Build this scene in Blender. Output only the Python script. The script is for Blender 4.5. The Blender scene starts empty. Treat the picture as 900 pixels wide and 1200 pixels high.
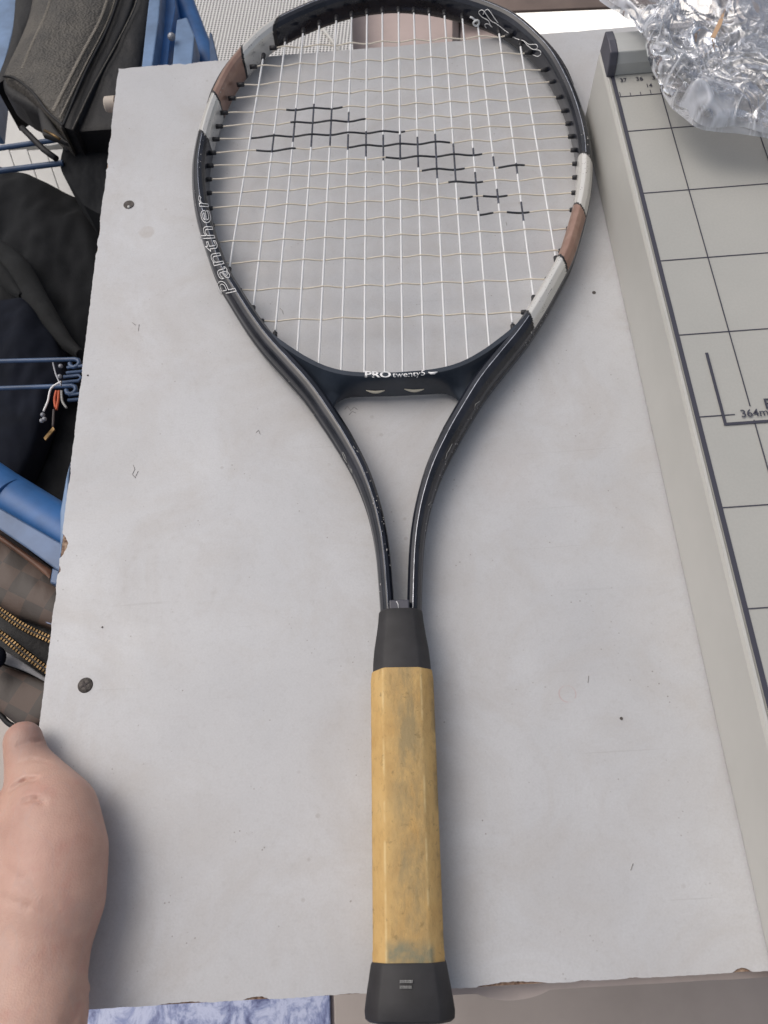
import bpy, bmesh, math, random
from mathutils import Vector, Matrix, noise
from mathutils.bvhtree import BVHTree
random.seed(7)
rad = math.radians
S = bpy.context.scene
COL = S.collection

# ------------------------------------------------------------------ camera
CAM = Vector((-0.18059473, -0.4089923, 0.36200899 + 0.055))
RT = Vector((0.99736752, -0.05424175, -0.04812345))
UP = Vector((0.06931068, 0.90815063, 0.41286616))
BK = Vector((0.02130876, -0.41511477, 0.90951947))
FPX = 950.0
cd = bpy.data.cameras.new('camera')
cam = bpy.data.objects.new('camera', cd)
COL.objects.link(cam)
m = Matrix((RT, UP, BK)).transposed().to_4x4()
m.translation = CAM
cam.matrix_world = m
cd.sensor_fit = 'VERTICAL'
cd.sensor_height = 24
cd.lens = 24 * FPX / 1200
cd.clip_start = 0.01
cd.clip_end = 60
cd.dof.use_dof = True
cd.dof.focus_distance = 0.45
cd.dof.aperture_fstop = 14
S.camera = cam

# ------------------------------------------------------------------ light
SUN_EL, SUN_DIR = 56, Vector((-0.80, 0.45, 0))       # sun stands to the left and a little behind the board
w = bpy.data.worlds.new('World')
S.world = w
w.use_nodes = True
nt = w.node_tree
bg = nt.nodes['Background']
sky = nt.nodes.new('ShaderNodeTexSky')
sky.sky_type = 'NISHITA'
sky.sun_disc = False
sky.sun_elevation = rad(SUN_EL)
sky.sun_rotation = math.atan2(SUN_DIR.x, SUN_DIR.y)
sky.dust_density = 5
sky.air_density = 1.0
sky.ozone_density = 0.6
hs = nt.nodes.new('ShaderNodeHueSaturation')          # hazy day: a paler sky all round
hs.inputs['Saturation'].default_value = 0.5
nt.links.new(sky.outputs[0], hs.inputs['Color'])
nt.links.new(hs.outputs[0], bg.inputs[0])
bg.inputs[1].default_value = 0.119
sd = bpy.data.lights.new('sun', 'SUN')
sd.energy = 0.70
sd.angle = rad(48)
sd.color = (1, 0.90, 0.80)
so = bpy.data.objects.new('sun', sd)
COL.objects.link(so)
d = SUN_DIR.normalized() * math.cos(rad(SUN_EL)) + Vector((0, 0, math.sin(rad(SUN_EL))))
so.rotation_euler = d.to_track_quat('Z', 'Y').to_euler()
S.view_settings.view_transform = 'Standard'
S.view_settings.look = 'None'
S.view_settings.exposure = 0.07
S.view_settings.gamma = 1

# ------------------------------------------------------------------ helpers
def at(px, py, z):
    """point of the plane at height z that the photograph shows at pixel px, py (900 x 1200)"""
    dr = RT * ((px - 450) / FPX) - UP * ((py - 600) / FPX) - BK
    return CAM + dr * ((z - CAM.z) / dr.z)

def ray(px, py):
    return (RT * ((px - 450) / FPX) - UP * ((py - 600) / FPX) - BK).normalized()

def smooth(me, ang=35):
    for p in me.polygons: p.use_smooth = True
    me.set_sharp_from_angle(angle=rad(ang))

def obj(name, bm_or_me, mat=None, parent=None, sm=None, kind=None, label=None, bevel=None):
    if isinstance(bm_or_me, bmesh.types.BMesh):
        me = bpy.data.meshes.new(name)
        bmesh.ops.recalc_face_normals(bm_or_me, faces=bm_or_me.faces)
        bm_or_me.to_mesh(me); bm_or_me.free()
    else:
        me = bm_or_me
    if mat is not None and not me.materials:
        for q in (mat if isinstance(mat, (list, tuple)) else [mat]): me.materials.append(q)
    if sm: smooth(me, sm)
    o = bpy.data.objects.new(name, me)
    COL.objects.link(o)
    if parent: o.parent = parent
    if kind: o['kind'] = kind
    if label: o['label'] = label
    if bevel:
        b = o.modifiers.new('bevel', 'BEVEL'); b.width = bevel; b.segments = 2; b.limit_method = 'ANGLE'
    return o

def tag(o, label, cat, group=None, kind=None):
    o['label'] = label
    if cat: o['category'] = cat
    if group: o['group'] = group
    if kind: o['kind'] = kind
    return o

def thing(name, label, cat, group=None):
    o = bpy.data.objects.new(name, None)
    o.empty_display_size = 0.05
    COL.objects.link(o)
    return tag(o, label, cat, group)

def prism(bm, pts, z0, z1):
    """vertical prism over a polygon of 2D/3D points"""
    a = [bm.verts.new((p[0], p[1], z0)) for p in pts]
    b = [bm.verts.new((p[0], p[1], z1)) for p in pts]
    n = len(pts)
    bm.faces.new(a[::-1]); bm.faces.new(b)
    for i in range(n):
        bm.faces.new((a[i], a[(i + 1) % n], b[(i + 1) % n], b[i]))
    return bm

def pprism(pix, z, depth, bm=None):
    bm = bm or bmesh.new()
    return prism(bm, [at(x, y, z) for x, y in pix], z - depth, z)

def box(bm, x0, x1, y0, y1, z0, z1):
    return prism(bm, [(x0, y0), (x1, y0), (x1, y1), (x0, y1)], z0, z1)

def tube(bm, pts, r, seg=8, cap=True, mat_of=None):
    """round tube along a list of points; r number or list"""
    pts = [Vector(p) for p in pts]
    n = len(pts)
    rings = []
    ref = Vector((0, 0, 1))
    for i, p in enumerate(pts):
        t = (pts[min(i + 1, n - 1)] - pts[max(i - 1, 0)])
        if t.length < 1e-9: t = Vector((1, 0, 0))
        t.normalize()
        if abs(t.dot(ref)) > 0.95: ref = Vector((0, 1, 0))
        a = t.cross(ref).normalized(); b = a.cross(t)
        rr = r[i] if isinstance(r, (list, tuple)) else r
        rings.append([bm.verts.new(p + (a * math.cos(k * 2 * math.pi / seg) + b * math.sin(k * 2 * math.pi / seg)) * rr) for k in range(seg)])
    for i in range(n - 1):
        for k in range(seg):
            f = bm.faces.new((rings[i][k], rings[i][(k + 1) % seg], rings[i + 1][(k + 1) % seg], rings[i + 1][k]))
            f.smooth = True
            if mat_of: f.material_index = mat_of(i)
    if cap:
        bm.faces.new(rings[0][::-1]); bm.faces.new(rings[-1])
    return bm

def cr(P, n):
    """Catmull-Rom through points, n samples per span"""
    P = [Vector(p) for p in P]
    out = []
    for i in range(len(P) - 1):
        p0 = P[i - 1] if i else P[0] * 2 - P[1]
        p1, p2 = P[i], P[i + 1]
        p3 = P[i + 2] if i + 2 < len(P) else P[-1] * 2 - P[-2]
        for k in range(n):
            t = k / n
            out.append(0.5 * ((2 * p1) + (p2 - p0) * t + (2 * p0 - 5 * p1 + 4 * p2 - p3) * t * t + (3 * p1 - p0 - 3 * p2 + p3) * t ** 3))
    out.append(P[-1])
    return out

def resample(P, n):
    L = [0]
    for a, b in zip(P, P[1:]): L.append(L[-1] + (b - a).length)
    out = []; j = 0
    for i in range(n):
        s = L[-1] * i / (n - 1)
        while j < len(L) - 2 and L[j + 1] < s: j += 1
        t = (s - L[j]) / max(1e-9, L[j + 1] - L[j])
        out.append(P[j].lerp(P[j + 1], min(1, max(0, t))))
    return out

def coons(top, bot, left, right, nu, nv):
    """top/bot run left->right, left/right run top->bottom"""
    T, B = resample(cr(top, 8), nu), resample(cr(bot, 8), nu)
    Lf, Rr = resample(cr(left, 8), nv), resample(cr(right, 8), nv)
    g = []
    for j in range(nv):
        v = j / (nv - 1); row = []
        for i in range(nu):
            u = i / (nu - 1)
            p = T[i] * (1 - v) + B[i] * v + Lf[j] * (1 - u) + Rr[j] * u \
                - (T[0] * (1 - u) * (1 - v) + T[-1] * u * (1 - v) + B[0] * (1 - u) * v + B[-1] * u * v)
            row.append(p)
        g.append(row)
    return g

def cloth(top, bot, left, right, z, bulge, nu=60, nv=60, wr=0.0, ws=30, seed=0, thick=0.02, power=0.5, tilt=None):
    """a soft padded panel: pixel outlines back-projected at height z, bulging upward, closed underneath"""
    f = lambda L: [at(p[0], p[1], p[2] if len(p) > 2 else z) for p in L]
    g = coons(f(top), f(bot), f(left), f(right), nu, nv)
    bm = bmesh.new()
    V = []
    for j, row in enumerate(g):
        v = j / (nv - 1); r = []
        for i, p in enumerate(row):
            u = i / (nu - 1)
            e = (4 * u * (1 - u)) ** power * (4 * v * (1 - v)) ** power
            q = p.copy()
            q.z += bulge * e
            if wr:
                q.z += wr * (noise.fractal(Vector((p.x * ws + seed, p.y * ws * 0.6, seed)), 0.8, 2.1, 4)) * (0.3 + e)
            r.append(bm.verts.new(q))
        V.append(r)
    for j in range(nv - 1):
        for i in range(nu - 1):
            bm.faces.new((V[j][i], V[j][i + 1], V[j + 1][i + 1], V[j + 1][i]))
    ring = V[0] + [V[j][-1] for j in range(1, nv)] + V[-1][-2::-1] + [V[j][0] for j in range(nv - 2, 0, -1)]
    low = [bm.verts.new(p.co - Vector((0, 0, thick))) for p in ring]
    k = len(ring)
    for i in range(k):
        bm.faces.new((ring[i], ring[(i + 1) % k], low[(i + 1) % k], low[i]))
    bm.faces.new(low)
    return bm

# ------------------------------------------------------------------ materials
class NM:
    def __init__(s, name, rough=0.5, metal=0.0, color=(0.5, 0.5, 0.5), spec=0.5):
        s.m = bpy.data.materials.new(name); s.m.use_nodes = True
        s.t = s.m.node_tree; s.b = s.t.nodes['Principled BSDF']
        s.b.inputs['Base Color'].default_value = (*color, 1)
        s.b.inputs['Roughness'].default_value = rough
        s.b.inputs['Metallic'].default_value = metal
        s.b.inputs['Specular IOR Level'].default_value = spec
        s._c = None
    def n(s, kind, **kw):
        x = s.t.nodes.new(kind)
        for k, v in kw.items():
            if k in x.inputs: x.inputs[k].default_value = v
            else: setattr(x, k, v)
        return x
    def l(s, a, b): s.t.links.new(a, b)
    def co(s):
        if s._c is None: s._c = s.n('ShaderNodeTexCoord').outputs['Object']
        return s._c
    def map(s, scale=(1, 1, 1), rot=(0, 0, 0)):
        q = s.n('ShaderNodeMapping'); q.inputs['Scale'].default_value = scale; q.inputs['Rotation'].default_value = rot
        s.l(s.co(), q.inputs['Vector']); return q.outputs[0]
    def noise(s, scale, detail=4, rough=0.6, vec=None, dist=0):
        q = s.n('ShaderNodeTexNoise'); q.inputs['Scale'].default_value = scale; q.inputs['Detail'].default_value = detail
        q.inputs['Roughness'].default_value = rough; q.inputs['Distortion'].default_value = dist
        s.l(vec or s.co(), q.inputs['Vector']); return q.outputs['Fac']
    def vor(s, scale, vec=None, feature='F1'):
        q = s.n('ShaderNodeTexVoronoi'); q.feature = feature; q.inputs['Scale'].default_value = scale
        s.l(vec or s.co(), q.inputs['Vector']); return q.outputs['Distance']
    def ramp(s, fac, stops):
        q = s.n('ShaderNodeValToRGB'); e = q.color_ramp.elements
        while len(e) < len(stops): e.new(0.5)
        for i, (p, c) in enumerate(stops):
            e[i].position = p; e[i].color = (*c, 1) if len(c) == 3 else c
        s.l(fac, q.inputs[0]); return q.outputs[0]
    def step(s, fac, a, b):
        q = s.n('ShaderNodeMapRange'); q.inputs['From Min'].default_value = a; q.inputs['From Max'].default_value = b
        s.l(fac, q.inputs[0]); return q.outputs[0]
    def math(s, op, a, b=None):
        q = s.n('ShaderNodeMath'); q.operation = op
        for i, v in enumerate((a, b)):
            if v is None: continue
            if isinstance(v, (int, float)): q.inputs[i].default_value = v
            else: s.l(v, q.inputs[i])
        return q.outputs[0]
    def mix(s, fac, a, b, mode='MIX'):
        q = s.n('ShaderNodeMix'); q.data_type = 'RGBA'; q.blend_type = mode
        if isinstance(fac, (int, float)): q.inputs[0].default_value = fac
        else: s.l(fac, q.inputs[0])
        for i, v in ((6, a), (7, b)):
            if isinstance(v, tuple): q.inputs[i].default_value = (*v, 1)
            else: s.l(v, q.inputs[i])
        return q.outputs[2]
    def color(s, c): s.l(c, s.b.inputs['Base Color']); return s
    def rough(s, c): s.l(c, s.b.inputs['Roughness']); return s
    def bump(s, h, strength=0.3, dist=0.001):
        q = s.n('ShaderNodeBump'); q.inputs['Strength'].default_value = strength; q.inputs['Distance'].default_value = dist
        s.l(h, q.inputs['Height']); s.l(q.outputs[0], s.b.inputs['Normal']); return s
    def blob(s, x, y, r0, r1):
        """mask: 1 near the point (x, y) of the object, falling to 0 between r0 and r1"""
        sep = s.n('ShaderNodeSeparateXYZ'); s.l(s.co(), sep.inputs[0])
        a = s.math('SUBTRACT', sep.outputs[0], x); b = s.math('SUBTRACT', sep.outputs[1], y)
        dd = s.math('SQRT', s.math('ADD', s.math('MULTIPLY', a, a), s.math('MULTIPLY', b, b)))
        return s.step(dd, r1, r0), dd

def simple(name, color, rough=0.5, metal=0, bump=None, var=0.0, vs=40, spec=0.5):
    k = NM(name, rough, metal, color, spec)
    if var:
        a = tuple(c * (1 - var) for c in color); b = tuple(min(1, c * (1 + var)) for c in color)
        k.color(k.ramp(k.noise(vs), [(0.3, a), (0.7, b)]))
    if bump: k.bump(k.noise(bump[0]), bump[1], bump[2])
    return k.m

# worn white laminate
k = NM('white_laminate', 0.42)
c = k.ramp(k.noise(7, 5), [(0.32, (0.48, 0.485, 0.50)), (0.7, (0.585, 0.59, 0.605))])
c = k.mix(k.math('MULTIPLY', k.step(k.noise(16, 6, 0.7, dist=1.0), 0.44, 0.68), 0.5), c, (0.44, 0.415, 0.395))
c = k.mix(k.math('MULTIPLY', k.step(k.noise(5, 6, 0.65, dist=0.6), 0.48, 0.66), 0.30), c, (0.45, 0.445, 0.45))
grain = k.step(k.noise(900, 2), 0.35, 0.65)
c = k.mix(k.math('MULTIPLY', grain, 0.17), c, (0.34, 0.34, 0.35))
# dirt specks, only where a broader noise allows them
sp = k.step(k.vor(260), 0.13, 0.08)
sp = k.math('MULTIPLY', sp, k.step(k.noise(45, 3), 0.55, 0.64))
c = k.mix(k.math('MULTIPLY', sp, 0.6), c, (0.16, 0.13, 0.12))
sp2 = k.math('MULTIPLY', k.step(k.vor(70), 0.10, 0.06), k.step(k.noise(14, 2), 0.56, 0.62))
c = k.mix(k.math('MULTIPLY', sp2, 0.25), c, (0.2, 0.16, 0.14))
# fine scratches
sc = k.step(k.noise(300, 2, vec=k.map((0.03, 1.6, 1), (0, 0, 0.7))), 0.70, 0.74)
c = k.mix(k.math('MULTIPLY', sc, 0.2), c, (0.3, 0.29, 0.29))
# known stains, plus a brownish patch right of the racket shafts
for (x, y, r, col, s_) in [(172, 272, 0.0055, (0.40, 0.36, 0.33), 0.5), (200, 680, 0.035, (0.42, 0.40, 0.39), 0.22),
                           (170, 440, 0.03, (0.42, 0.37, 0.34), 0.2), (175, 330, 0.02, (0.42, 0.36, 0.33), 0.2),
                           (590, 560, 0.02, (0.44, 0.38, 0.36), 0.2), (150, 385, 0.015, (0.42, 0.37, 0.34), 0.25)]:
    p = at(x, y, 0); mk, dd = k.blob(p.x, p.y, r * (0.8 if r < 0.01 else 0.1), r * (1.1 if r < 0.01 else 1.4))
    mk = k.math('MULTIPLY', mk, k.step(k.noise(60, 4), 0.25, 0.6))
    c = k.mix(k.math('MULTIPLY', mk, s_), c, col)
for (x, y, r, wd, col, s_) in [(665, 813, 0.0042, 0.0005, (0.45, 0.16, 0.14), 0.35), (200, 680, 0.026, 0.003, (0.38, 0.36, 0.35), 0.16)]:
    p = at(x, y, 0); _, dd = k.blob(p.x, p.y, 0, 1)
    ring = k.step(k.math('ABSOLUTE', k.math('SUBTRACT', dd, r)), wd, 0.0)
    ring = k.math('MULTIPLY', ring, k.step(k.noise(120, 2), 0.4, 0.6))
    c = k.mix(k.math('MULTIPLY', ring, s_), c, col)
k.color(c)
k.rough(k.step(k.noise(20, 5), -0.6, 1.9))
gr2 = k.step(k.noise(240, 5, 0.75), 0.52, 0.70)
c = k.mix(k.math('MULTIPLY', gr2, 0.16), c, (0.30, 0.285, 0.28))
k.color(c)
k.bump(k.noise(700, 3), 0.16, 0.0004)
M_LAM = k.m
k = NM('particle_board', 0.9)
k.color(k.ramp(k.vor(500), [(0.1, (0.10, 0.055, 0.035)), (0.5, (0.26, 0.17, 0.12)), (0.9, (0.40, 0.30, 0.22))])); k.bump(k.vor(600), 0.8, 0.001)
M_CORE = k.m
k = NM('black_paint', 0.2, 0, (0.012, 0.014, 0.022))
k.color(k.ramp(k.noise(60), [(0.4, (0.010, 0.012, 0.018)), (0.7, (0.022, 0.024, 0.034))])); k.rough(k.step(k.noise(40, 5), 0.0, 2.6)); k.bump(k.noise(500), 0.04, 0.0003)
M_BLK = k.m
k = NM('silver_paint', 0.3, 0.35)
sp = k.math('MULTIPLY', k.step(k.vor(700), 0.22, 0.15), k.step(k.noise(120, 3), 0.5, 0.6))
k.color(k.mix(sp, (0.64, 0.63, 0.60), (0.06, 0.06, 0.07)))
k.b.inputs['Roughness'].default_value = 0.24
M_SIL = k.m
k = NM('copper_paint', 0.33, 0.4)
k.color(k.ramp(k.noise(150), [(0.4, (0.30, 0.185, 0.145)), (0.7, (0.37, 0.245, 0.195))]))
M_COP = k.m
M_RIDGE = simple('ridge_highlight', (0.42, 0.44, 0.50), 0.3, 0.3, var=0.5, vs=200)  # pale line painted along the frame ridge as its highlight
M_BAND = simple('band_outline', (0.008, 0.008, 0.01), 0.4)
M_BRIDGE = simple('throat_black', (0.030, 0.038, 0.052), 0.24, 0, bump=(300, 0.08, 0.0003), var=0.3)
M_RUB = simple('black_rubber', (0.022, 0.021, 0.023), 0.62, 0, bump=(400, 0.15, 0.0004), var=0.35, vs=60)
M_PLUG = simple('grommet_plastic', (0.015, 0.015, 0.018), 0.5)
M_MAIN = simple('white_string', (0.72, 0.73, 0.74), 0.35)
M_CROSS = simple('cream_string', (0.66, 0.60, 0.50), 0.4)
M_INK = simple('black_stencil_ink', (0.02, 0.022, 0.028), 0.5, var=0.5, vs=400)
M_INKV = simple('faded_stencil_ink', (0.05, 0.055, 0.075), 0.5, var=0.9, vs=500)
M_WPRINT = simple('white_print', (0.85, 0.85, 0.85), 0.5)
M_GPRINT = simple('grey_print', (0.30, 0.30, 0.29), 0.5, var=0.4, vs=900)
# grip: worn yellow tan
k = NM('worn_grip', 0.72)
c = k.ramp(k.noise(80, 7, 0.7, vec=k.map((1, 0.5, 1))), [(0.3, (0.49, 0.295, 0.10)), (0.55, (0.60, 0.39, 0.15)), (0.8, (0.64, 0.44, 0.19))])
sep = k.n('ShaderNodeSeparateXYZ'); k.l(k.co(), sep.inputs[0])
mid = k.step(k.math('ABSOLUTE', k.math('SUBTRACT', sep.outputs[0], 0.002)), 0.0115, 0.003)
st = k.math('MULTIPLY', k.step(k.noise(75, 8, 0.75, vec=k.map((1.5, 0.5, 1)), dist=0.15), 0.36, 0.60), mid)
c = k.mix(k.math('MULTIPLY', st, 0.75), c, (0.25, 0.205, 0.115))
wr_ = k.step(k.noise(420, 4, 0.7, vec=k.map((1, 0.35, 1))), 0.56, 0.68)
c = k.mix(k.math('MULTIPLY', wr_, 0.35), c, (0.27, 0.18, 0.07))
fl = k.step(k.math('ABSOLUTE', k.math('SUBTRACT', k.math('ABSOLUTE', sep.outputs[0]), 0.0092)), 0.0007, 0.0001)
c = k.mix(k.math('MULTIPLY', k.math('MULTIPLY', fl, k.step(k.noise(90, 3), 0.42, 0.58)), 0.6), c, (0.75, 0.60, 0.32))
st2 = k.math('MULTIPLY', k.step(k.noise(240, 4, 0.7), 0.60, 0.72), 0.6)
c = k.mix(st2, c, (0.17, 0.12, 0.05))
edge = k.math('MULTIPLY', k.step(sep.outputs[0], 0.0125, 0.0160), k.step(k.noise(70, 4), 0.45, 0.6))
c = k.mix(k.math('MULTIPLY', edge, 0.8), c, (0.10, 0.09, 0.06))
# dirty smudge just above the butt cap
b1 = k.math('MULTIPLY', k.step(sep.outputs[1], 0.032, 0.027), k.step(k.math('ABSOLUTE', k.math('SUBTRACT', sep.outputs[0], 0.001)), 0.011, 0.009))
c = k.mix(k.math('MULTIPLY', b1, k.step(k.noise(150, 3), 0.3, 0.7)), c, (0.17, 0.19, 0.14))
k.color(c); k.bump(k.noise(320, 7, 0.75, vec=k.map((1, 0.5, 1))), 0.7, 0.0009)
M_GRIP = k.m
# cutter
k = NM('cutter_beige', 0.45)
k.color(k.ramp(k.noise(12, 4), [(0.3, (0.49, 0.485, 0.455)), (0.7, (0.55, 0.54, 0.51))])); k.bump(k.noise(900, 2), 0.1, 0.0003)
M_CUT = k.m
k = NM('cutter_plate', 0.40)
c = k.ramp(k.noise(9, 4), [(0.3, (0.40, 0.40, 0.375)), (0.7, (0.455, 0.45, 0.42))])
c = k.mix(k.math('MULTIPLY', k.step(k.noise(800, 2), 0.4, 0.6), 0.08), c, (0.25, 0.25, 0.24))
k.color(c); k.bump(k.noise(500, 2), 0.08, 0.0003)
M_PLATE = k.m
M_LINE = simple('printed_line', (0.05, 0.05, 0.07), 0.5)
M_CAPD = simple('dark_grey_plastic', (0.07, 0.07, 0.09), 0.4, var=0.2)
M_ALU = simple('clamp_grey', (0.46, 0.47, 0.46), 0.35, 0.1, var=0.05)
# crumpled clear film
k = NM('clear_film')
t = k.t; t.nodes.remove(k.b)
out = t.nodes['Material Output']
tr = k.n('ShaderNodeBsdfTransparent'); tr.inputs[0].default_value = (0.86, 0.85, 0.85, 1)
gl = k.n('ShaderNodeBsdfGlossy'); gl.inputs['Roughness'].default_value = 0.12; gl.inputs[0].default_value = (0.95, 0.97, 1, 1)
lw = k.n('ShaderNodeLayerWeight'); lw.inputs[0].default_value = 0.3
q = k.n('ShaderNodeMath'); q.operation = 'MULTIPLY_ADD'; k.l(lw.outputs['Fresnel'], q.inputs[0]); q.inputs[1].default_value = 1.5; q.inputs[2].default_value = 0.06
q.use_clamp = True
at_ = k.n('ShaderNodeAttribute'); at_.attribute_name = 'crease_highlight'
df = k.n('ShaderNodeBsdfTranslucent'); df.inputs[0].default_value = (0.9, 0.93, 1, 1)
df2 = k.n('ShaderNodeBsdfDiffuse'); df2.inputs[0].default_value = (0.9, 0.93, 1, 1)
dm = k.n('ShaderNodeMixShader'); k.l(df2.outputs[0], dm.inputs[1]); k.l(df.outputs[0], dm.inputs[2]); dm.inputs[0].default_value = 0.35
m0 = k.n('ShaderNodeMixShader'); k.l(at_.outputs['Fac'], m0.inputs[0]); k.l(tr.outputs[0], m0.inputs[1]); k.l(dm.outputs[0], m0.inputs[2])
mx = k.n('ShaderNodeMixShader'); k.l(q.outputs[0], mx.inputs[0]); k.l(m0.outputs[0], mx.inputs[1]); k.l(gl.outputs[0], mx.inputs[2])
bp = k.n('ShaderNodeBump'); bp.inputs['Strength'].default_value = 0.2; bp.inputs['Distance'].default_value = 0.0012
k.l(k.noise(110, 4, 0.6, dist=1.5), bp.inputs['Height']); k.l(bp.outputs[0], gl.inputs['Normal'])
k.l(mx.outputs[0], out.inputs[0])
M_FILM = k.m
# leather, fabrics
k = NM('grey_leather', 0.55)
c = k.ramp(k.noise(40, 5), [(0.3, (0.034, 0.031, 0.028)), (0.7, (0.082, 0.073, 0.060))])
k.color(c); k.bump(k.math('ADD', k.vor(420, k.map((1, 1.6, 1), (0, 0, 0.4))), k.noise(150, 5)), 0.6, 0.0016)
M_LEA = k.m
M_LEAD = simple('black_leather', (0.012, 0.012, 0.0135), 0.55, 0, bump=(350, 0.4, 0.001), var=0.3, spec=0.3)
k = NM('black_fabric', 0.85, spec=0.15)
k.color(k.ramp(k.noise(18, 5), [(0.3, (0.010, 0.011, 0.013)), (0.7, (0.022, 0.023, 0.025))])); k.bump(k.noise(800, 2), 0.3, 0.0008)
M_FAB = k.m
k = NM('webbing', 0.8, 0, (0.05, 0.05, 0.055), 0.2)
wv = k.n('ShaderNodeTexWave'); wv.inputs['Scale'].default_value = 180; k.l(k.map((0.15, 1, 1)), wv.inputs[0])
k.color(k.ramp(wv.outputs['Fac'], [(0.2, (0.028, 0.028, 0.030)), (0.8, (0.055, 0.055, 0.06))])); k.bump(wv.outputs['Fac'], 0.5, 0.0008)
M_WEB = k.m
M_NAVY = simple('navy_fabric', (0.007, 0.009, 0.016), 0.85, var=0.3, spec=0.15)
M_BLUE = simple('blue_enamel', (0.028, 0.125, 0.34), 0.45, 0, bump=(90, 0.12, 0.0006), var=0.28, vs=25)
M_BLUEA = simple('slate_blue_enamel', (0.075, 0.125, 0.23), 0.42, 0.1, bump=(120, 0.2, 0.0006), var=0.3, vs=30)
M_BLUEG = simple('worn_blue_enamel', (0.13, 0.21, 0.35), 0.42, 0.1, bump=(120, 0.2, 0.0006), var=0.3, vs=30)
M_BLUED = simple('dark_blue_wire', (0.045, 0.085, 0.17), 0.4, 0, var=0.3)
M_GSTEEL = simple('grey_steel', (0.30, 0.31, 0.34), 0.4, 0.4, var=0.15)
k = NM('checked_brown', 0.55)
ck = k.n('ShaderNodeTexChecker'); ck.inputs['Scale'].default_value = 62
k.l(k.map((1, 1, 0.001), (0, 0, 0.5)), ck.inputs[0])
k.l(ck.outputs['Fac'], (kk := k.n('ShaderNodeMath')).inputs[0]); kk.operation = 'MULTIPLY'; kk.inputs[1].default_value = 1
c = k.mix(kk.outputs[0], (0.095, 0.062, 0.048), (0.052, 0.043, 0.038))
c = k.mix(k.math('MULTIPLY', k.noise(50, 4), 0.4), c, (0.075, 0.055, 0.045))
k.color(c); k.bump(k.noise(500), 0.2, 0.0006)
M_CHK = k.m
M_BRN = simple('brown_trim', (0.16, 0.075, 0.045), 0.5, var=0.4)
M_BRASS = simple('brass', (0.15, 0.10, 0.05), 0.45, 1.0, var=0.7, vs=120)
M_GTAPE = simple('grey_tape', (0.22, 0.22, 0.23), 0.8, bump=(900, 0.4, 0.0006), var=0.12, vs=300)
M_WHT = simple('white_plastic', (0.62, 0.61, 0.58), 0.5, var=0.06)
M_GAP = simple('dark_gap', (0.06, 0.05, 0.05), 0.8)
M_RED = simple('red_orange_cord', (0.50, 0.10, 0.04), 0.6)
# perforated white mesh sheet: round dark holes (too fine in the photo to build one by one)
k = NM('perforated_mesh', 0.55)
v = k.n('ShaderNodeTexVoronoi'); v.inputs['Scale'].default_value = 250; v.inputs['Randomness'].default_value = 0.0
k.l(k.map((1, 1.15, 0.001), (0, 0, 0.1)), v.inputs['Vector'])
c = k.mix(k.step(v.outputs['Distance'], 0.40, 0.30), (0.74, 0.73, 0.71), (0.06, 0.06, 0.065))
k.color(c)
M_MESH = k.m
M_PINK = simple('pinkish_tan_board', (0.46, 0.37, 0.345), 0.6, var=0.12, vs=15)
M_DKP = simple('dark_brown_post', (0.075, 0.06, 0.06), 0.6, var=0.2)
M_WOOD = simple('brown_wood_rail', (0.17, 0.125, 0.105), 0.55, var=0.25, vs=12)
k = NM('beige_tile', 0.35)
k.color(k.ramp(k.noise(6, 5), [(0.3, (0.31, 0.27, 0.245)), (0.7, (0.39, 0.34, 0.31))]))
M_TILE = k.m
k = NM('blue_marble_tile', 0.3)
n1 = k.noise(34, 10, 0.78, vec=k.map((1, 0.6, 1), (0, 0, 0.7)), dist=0.6)
k.color(k.ramp(n1, [(0.38, (0.07, 0.085, 0.20)), (0.47, (0.24, 0.28, 0.46)), (0.56, (0.50, 0.54, 0.70)), (0.68, (0.22, 0.26, 0.45))]))
M_MARB = k.m
M_LAV = simple('lavender_tile', (0.36, 0.36, 0.42), 0.35, var=0.1, vs=30)
M_WTILE = simple('white_tile', (0.80, 0.78, 0.74), 0.4, var=0.04)
M_GROUT = simple('grout', (0.16, 0.14, 0.15), 0.9, var=0.2)
k = NM('skin', 0.5)
c = k.ramp(k.noise(38, 5), [(0.3, (0.45, 0.265, 0.21)), (0.7, (0.59, 0.38, 0.305))])
c = k.mix(k.math('MULTIPLY', k.step(k.noise(90, 4), 0.55, 0.75), 0.35), c, (0.52, 0.23, 0.19))
for (x, y, r, col, s_) in [(24, 852, 0.014, (0.27, 0.165, 0.14), 0.8), (40, 930, 0.010, (0.50, 0.26, 0.21), 0.4), (40, 1010, 0.02, (0.52, 0.28, 0.23), 0.35)]:
    p = at(x, y, 0.035); mk, dd = k.blob(p.x, p.y, r * 0.2, r * 1.2)
    c = k.mix(k.math('MULTIPLY', mk, s_), c, col)
vn = k.step(k.noise(55, 2, 0.4, vec=k.map((1, 0.4, 1), (0, 0, 0.5)), dist=1.2), 0.53, 0.50); vn = k.math('MULTIPLY', vn, k.step(k.noise(55, 2, 0.4, vec=k.map((1, 0.4, 1), (0, 0, 0.5)), dist=1.2), 0.46, 0.50))
c = k.mix(k.math('MULTIPLY', vn, 0.10), c, (0.36, 0.33, 0.34))
k.color(c)
k.b.inputs['Subsurface Weight'].default_value = 0.12; k.b.inputs['Subsurface Radius'].default_value = (0.012, 0.005, 0.003); k.b.inputs['Subsurface Scale'].default_value = 0.5
k.bump(k.math('ADD', k.vor(1100), k.noise(300, 5)), 0.20, 0.0005)
M_SKIN = k.m
M_NAIL = simple('fingernail', (0.68, 0.42, 0.36), 0.3)
M_SCREW = simple('dark_screw', (0.06, 0.052, 0.048), 0.5, 0.4, bump=(600, 0.6, 0.0008), var=0.5, vs=500)

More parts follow.
